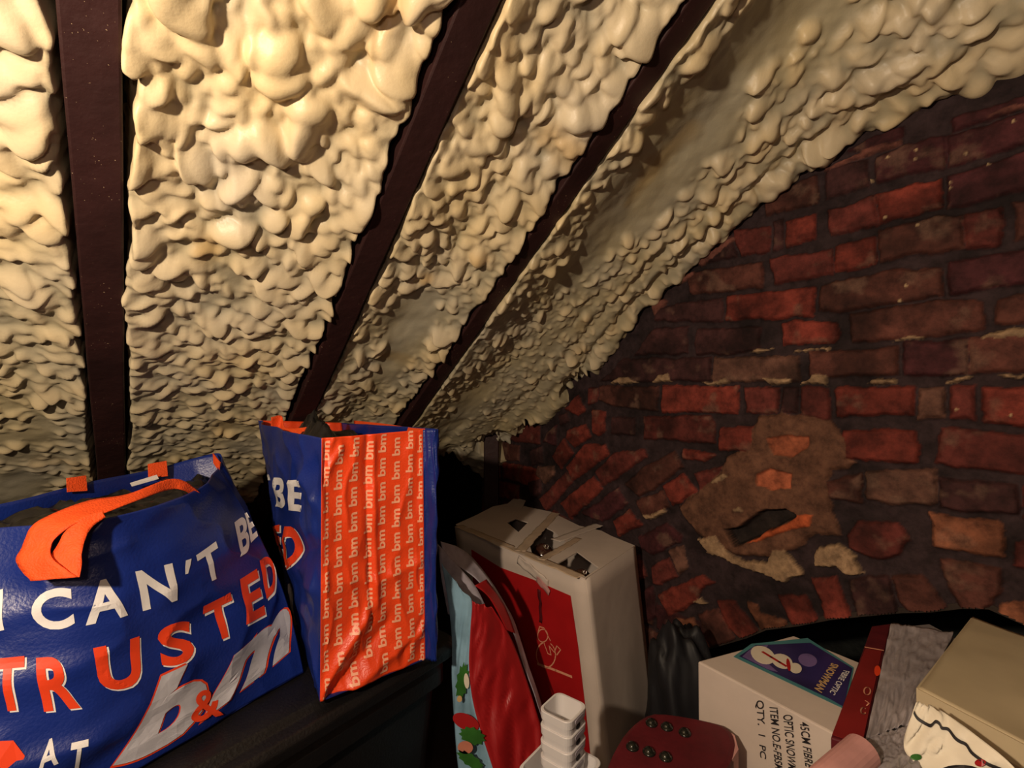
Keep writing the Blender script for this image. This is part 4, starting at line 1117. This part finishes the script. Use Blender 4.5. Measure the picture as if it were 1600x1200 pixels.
def on_bag(x, y, lift=0.0025):
    w_ = 1/((_u-x)**2+(_v-y)**2+9.0)**2
    return at_d(x, y, float((w_*_q[:, 1]).sum()/w_.sum())-lift)
ribbon('wavy_black_line', [on_bag(x, y-2) for x, y in wav], [on_bag(x-1, y+3) for x, y in wav], M['ink'], WB, 4, 0.0006)
for (cx, cy, rx, ry, mm, nm) in ((1431, 1183, 9, 5, 'green_print', 'green_print'), (1532, 1192, 9, 6, 'bag_red', 'red_print'), (1500, 1204, 30, 9, 'ink', 'dark_print')):
    o = mesh(nm, [on_bag(cx+rx*math.cos(k*0.45), cy+ry*math.sin(k*0.45)) for k in range(14)], [tuple(range(14))], M[mm], WB); solid(o, 0.0006, 0)

# ------------------------------------------------------------------ pink paper roll
def roll(name, a, b, r, m, label):
    t = thing(name, tuple(a), label, 'paper roll')
    ax = (b-a).normalized(); u = ax.cross(V((0, 0, 1))).normalized(); w2 = ax.cross(u); k = 24
    lp = []
    for (p, rr) in ((a, r), (b, r)):
        lp.append([p+u*rr*math.cos(2*math.pi*j/k)+w2*rr*math.sin(2*math.pi*j/k) for j in range(k)])
    lp.append([b+u*r*0.84*math.cos(2*math.pi*j/k)+w2*r*0.84*math.sin(2*math.pi*j/k) for j in range(k)])
    lp.append([b-ax*0.05+u*r*0.82*math.cos(2*math.pi*j/k)+w2*r*0.82*math.sin(2*math.pi*j/k) for j in range(k)])
    o = loft('rolled_paper', lp, m, t, smooth=False)
    solid(o, 0, bev=0.0006)
    return t
ra = at_d(1283, 1232, 0.50); rb_ = at_d(1348, 1174, 0.54)
roll('paper_roll', ra, rb_, 0.0175, M['pink'], 'pink paper roll lying in front of the narrow dark red box')

# ------------------------------------------------------------------ low black crate below the frame that carries the small things
SPZ = 0.33
cr = [V((0.00, 0.76, 0)), V((0.10, 0.58, 0)), V((0.40, 0.60, 0)), V((0.29, 0.84, 0))]
KR = thing('black_crate', (0.22, 0.72, 0), 'low black crate under the white baskets and the red studded case', 'crate')
def ins(P, k, z):
    c = sum(P, V())/4; return [V((c.x+(p.x-c.x)*k, c.y+(p.y-c.y)*k, z)) for p in P]
loft('crate_body', [ins(cr, 0.9, 0), ins(cr, 0.98, SPZ-0.03), ins(cr, 1.0, SPZ-0.03), ins(cr, 1.0, SPZ)], M['black_plastic'], KR)

# red case with six black studs
sz = 0.42
sq = [at_z(1022, 1113, sz), at_z(1128, 1131, sz), at_z(1150, 1162, sz), at_z(1120, 1212, sz), at_z(950, 1225, sz), at_z(972, 1150, sz)]
RC = thing('studded_case', (0.24, 0.72, SPZ), 'dark red case top with six black round studs, at the bottom edge', 'case')
def smooth_loop(P, n=5):
    out = []; k = len(P)
    for i in range(k):
        p0, p1, p2, p3 = [np.array(P[(i+j) % k]) for j in (-1, 0, 1, 2)]
        for s_ in range(n):
            u = s_/n; c = 0.5*((2*p1)+(-p0+p2)*u+(2*p0-5*p1+4*p2-p3)*u*u+(-p0+3*p1-3*p2+p3)*u**3)
            out.append(V(c*0.75+(p1*(1-u)+p2*u)*0.25))
    return out
SL = smooth_loop(sq)
cc = sum(SL, V())/len(SL)
def sh(k, dz, flat=None): return [V((cc.x+(p.x-cc.x)*k, cc.y+(p.y-cc.y)*k, (p.z+dz) if flat is None else flat)) for p in SL]
o = loft('case_body', [sh(0.97, 0, SPZ), sh(1.0, -0.03), sh(1.0, -0.01), sh(0.98, -0.002), sh(0.9, 0.001)], M['dark_red'], RC, smooth=False)
cp = Plane(sq[0]+V((0, 0, 0.001)), sq[1]+V((0, 0, 0.001)), sq[4]+V((0, 0, 0.001)))
for (x, y) in ((1018, 1131), (1042, 1137), (1070, 1146), (988, 1168), (1014, 1176), (1040, 1184)):
    c = cp.at(cp.px(x, y)); 
    z_ = c.z
    lp = []
    for (rr, h) in ((0.0100, -0.002), (0.0100, 0.0020), (0.0085, 0.0030), (0.0078, 0.0030), (0.0068, 0.0060), (0.0038, 0.0080), (0.0008, 0.0086)):
        lp.append([c+cp.u*rr*math.cos(2*math.pi*j/16)+cp.w*rr*math.sin(2*math.pi*j/16)+cp.n*h for j in range(16)])
    loft('stud', lp, M['stud'], RC, smooth=True)
pk = [at_z(1128, 1133, sz), at_z(1148, 1146, sz), at_z(1154, 1168, sz), at_z(1144, 1184, sz), at_z(1138, 1160, sz)]
loft('pink_padded_end', [[p+V((0, 0, -0.09)) for p in pk], [p+V((0, 0, -0.003)) for p in pk]], M['pink'], RC)

# small white plastic baskets, nested in a stack
def basket_loops(c, ux, uy, wx, wy, z, h, r=0.012, taper=0.9, t=0.0022):
    def loop(k, inset, zz):
        out = []
        hx, hy = wx/2*k-inset, wy/2*k-inset; rr = r*k
        for (sx, sy, a0) in ((1, 1, 0), (-1, 1, 90), (-1, -1, 180), (1, -1, 270)):
            for q in range(6):
                a = math.radians(a0+90*q/5); out.append(c+ux*(sx*(hx-rr)+rr*math.cos(a))+uy*(sy*(hy-rr)+rr*math.sin(a))+V((0, 0, zz)))
        return out
    return [loop(taper, 0, z), loop(0.985, 0, z+h*0.72), loop(1.03, 0, z+h*0.72), loop(1.05, 0, z+h-0.001), loop(1.045, 0.0005, z+h), loop(1.0, t, z+h), loop(taper, t, z+t*2)]
def basket(c, ang, wx, wy, z, h, label, slots=True, taper=0.9):
    ux = V((math.cos(ang), math.sin(ang), 0)); uy = V((-math.sin(ang), math.cos(ang), 0))
    t = thing('plastic_basket', (c.x, c.y, z), label, 'basket', 'white plastic baskets at the bottom edge')
    lp = basket_loops(V((c.x, c.y, 0)), ux, uy, wx, wy, z, h, taper=taper)
    o = loft('basket_body', lp, M['basket'], t)
    if slots:
        for sgn, dx, dy, ww in ((-1, uy, ux, wx), (1, ux, uy, wy)):
            # a rounded slot in the rim and a hole below, seen as dark recesses
            for (zz, hw, hh, mm) in ((z+h*0.86, 0.013, 0.0035, 'slot'), (z+h*0.60, 0.006, 0.0036, 'hole')):
                if sgn == -1: continue
                half = (wx if sgn == 1 else wy)/2*(1.05 if mm == 'slot' else 0.970)+0.0006
                cen_ = V((c.x, c.y, zz))+dx*half
                pts = [cen_+dy*hw*math.copysign(abs(math.cos(a))**0.5, math.cos(a))+V((0, 0, hh*math.copysign(abs(math.sin(a))**0.5, math.sin(a)))) for a in [2*math.pi*j/20 for j in range(20)]]
                q = mesh('handle_slot' if mm == 'slot' else 'vent_hole', pts, [tuple(range(20))], M['ink'] if mm == 'hole' else M['grey_print'], t); solid(q, 0.0008, 0)
    return t
bc = at_z(880, 1112, 0.455)
ang = math.radians(38)
lbl = ['topmost small white basket of the narrow stack, open and empty', 'second small white basket, nested just under the topmost one', 'third small white basket down the narrow stack', 'lowest small white basket in view of the narrow stack']
sw = 0.058
for i in range(4):
    hgt = 0.048
    basket(V((bc.x-0.0, bc.y, 0)), ang-math.radians(76)+math.radians(0), sw, sw, 0.415-0.0255*i, hgt, lbl[i], taper=0.88)
basket(V((bc.x-0.006, bc.y-0.012, 0)), ang-math.radians(76), 0.098, 0.098, SPZ+0.001, 0.045, 'wide white basket holding the narrow basket stack', slots=False, taper=0.93)

# ------------------------------------------------------------------ timber post at the eaves and dark sacks in the gap
pa = at_d(768, 700, 1.86)
o = box8([V((pa.x+dx, pa.y+dy, z_)) for z_ in (0.0, CZ-0.135) for dx, dy in ((-0.028, -0.03), (0.028, -0.03), (0.028, 0.03), (-0.028, 0.03))], 'timber_post', M['rafter'], None, 0.003)
tag(o, 'short dark upright timber post under the eaves, behind the white box', 'post')
def sack(px, py, d, r, zs, seed, label, nm='rubbish_sack'):
    c = at_d(px, py, d)
    bm = bmesh.new(); bmesh.ops.create_icosphere(bm, subdivisions=5, radius=1)
    for v in bm.verts:
        p = v.co.copy(); f = 1+0.30*(float(fbm(p.x*2.2+p.z, p.y*2.2-p.z, seed, 3))-0.5)*2
        v.co = V((p.x*r*f, p.y*r*f, max(p.z*zs*f, -zs*0.9)))
    me = bpy.data.meshes.new(nm); bm.to_mesh(me); bm.free(); me.materials.append(M['dull_black'])
    me.polygons.foreach_set('use_smooth', [True]*len(me.polygons))
    o = bpy.data.objects.new(nm, me); COL.objects.link(o); o.location = (c.x, c.y, zs*0.9)
    return tag(o, label, 'sack', 'black sacks in the gaps')
sack(1068, 1120, 1.12, 0.085, 0.24, 3, 'black plastic sack in the gap between the white box and the snowman box')
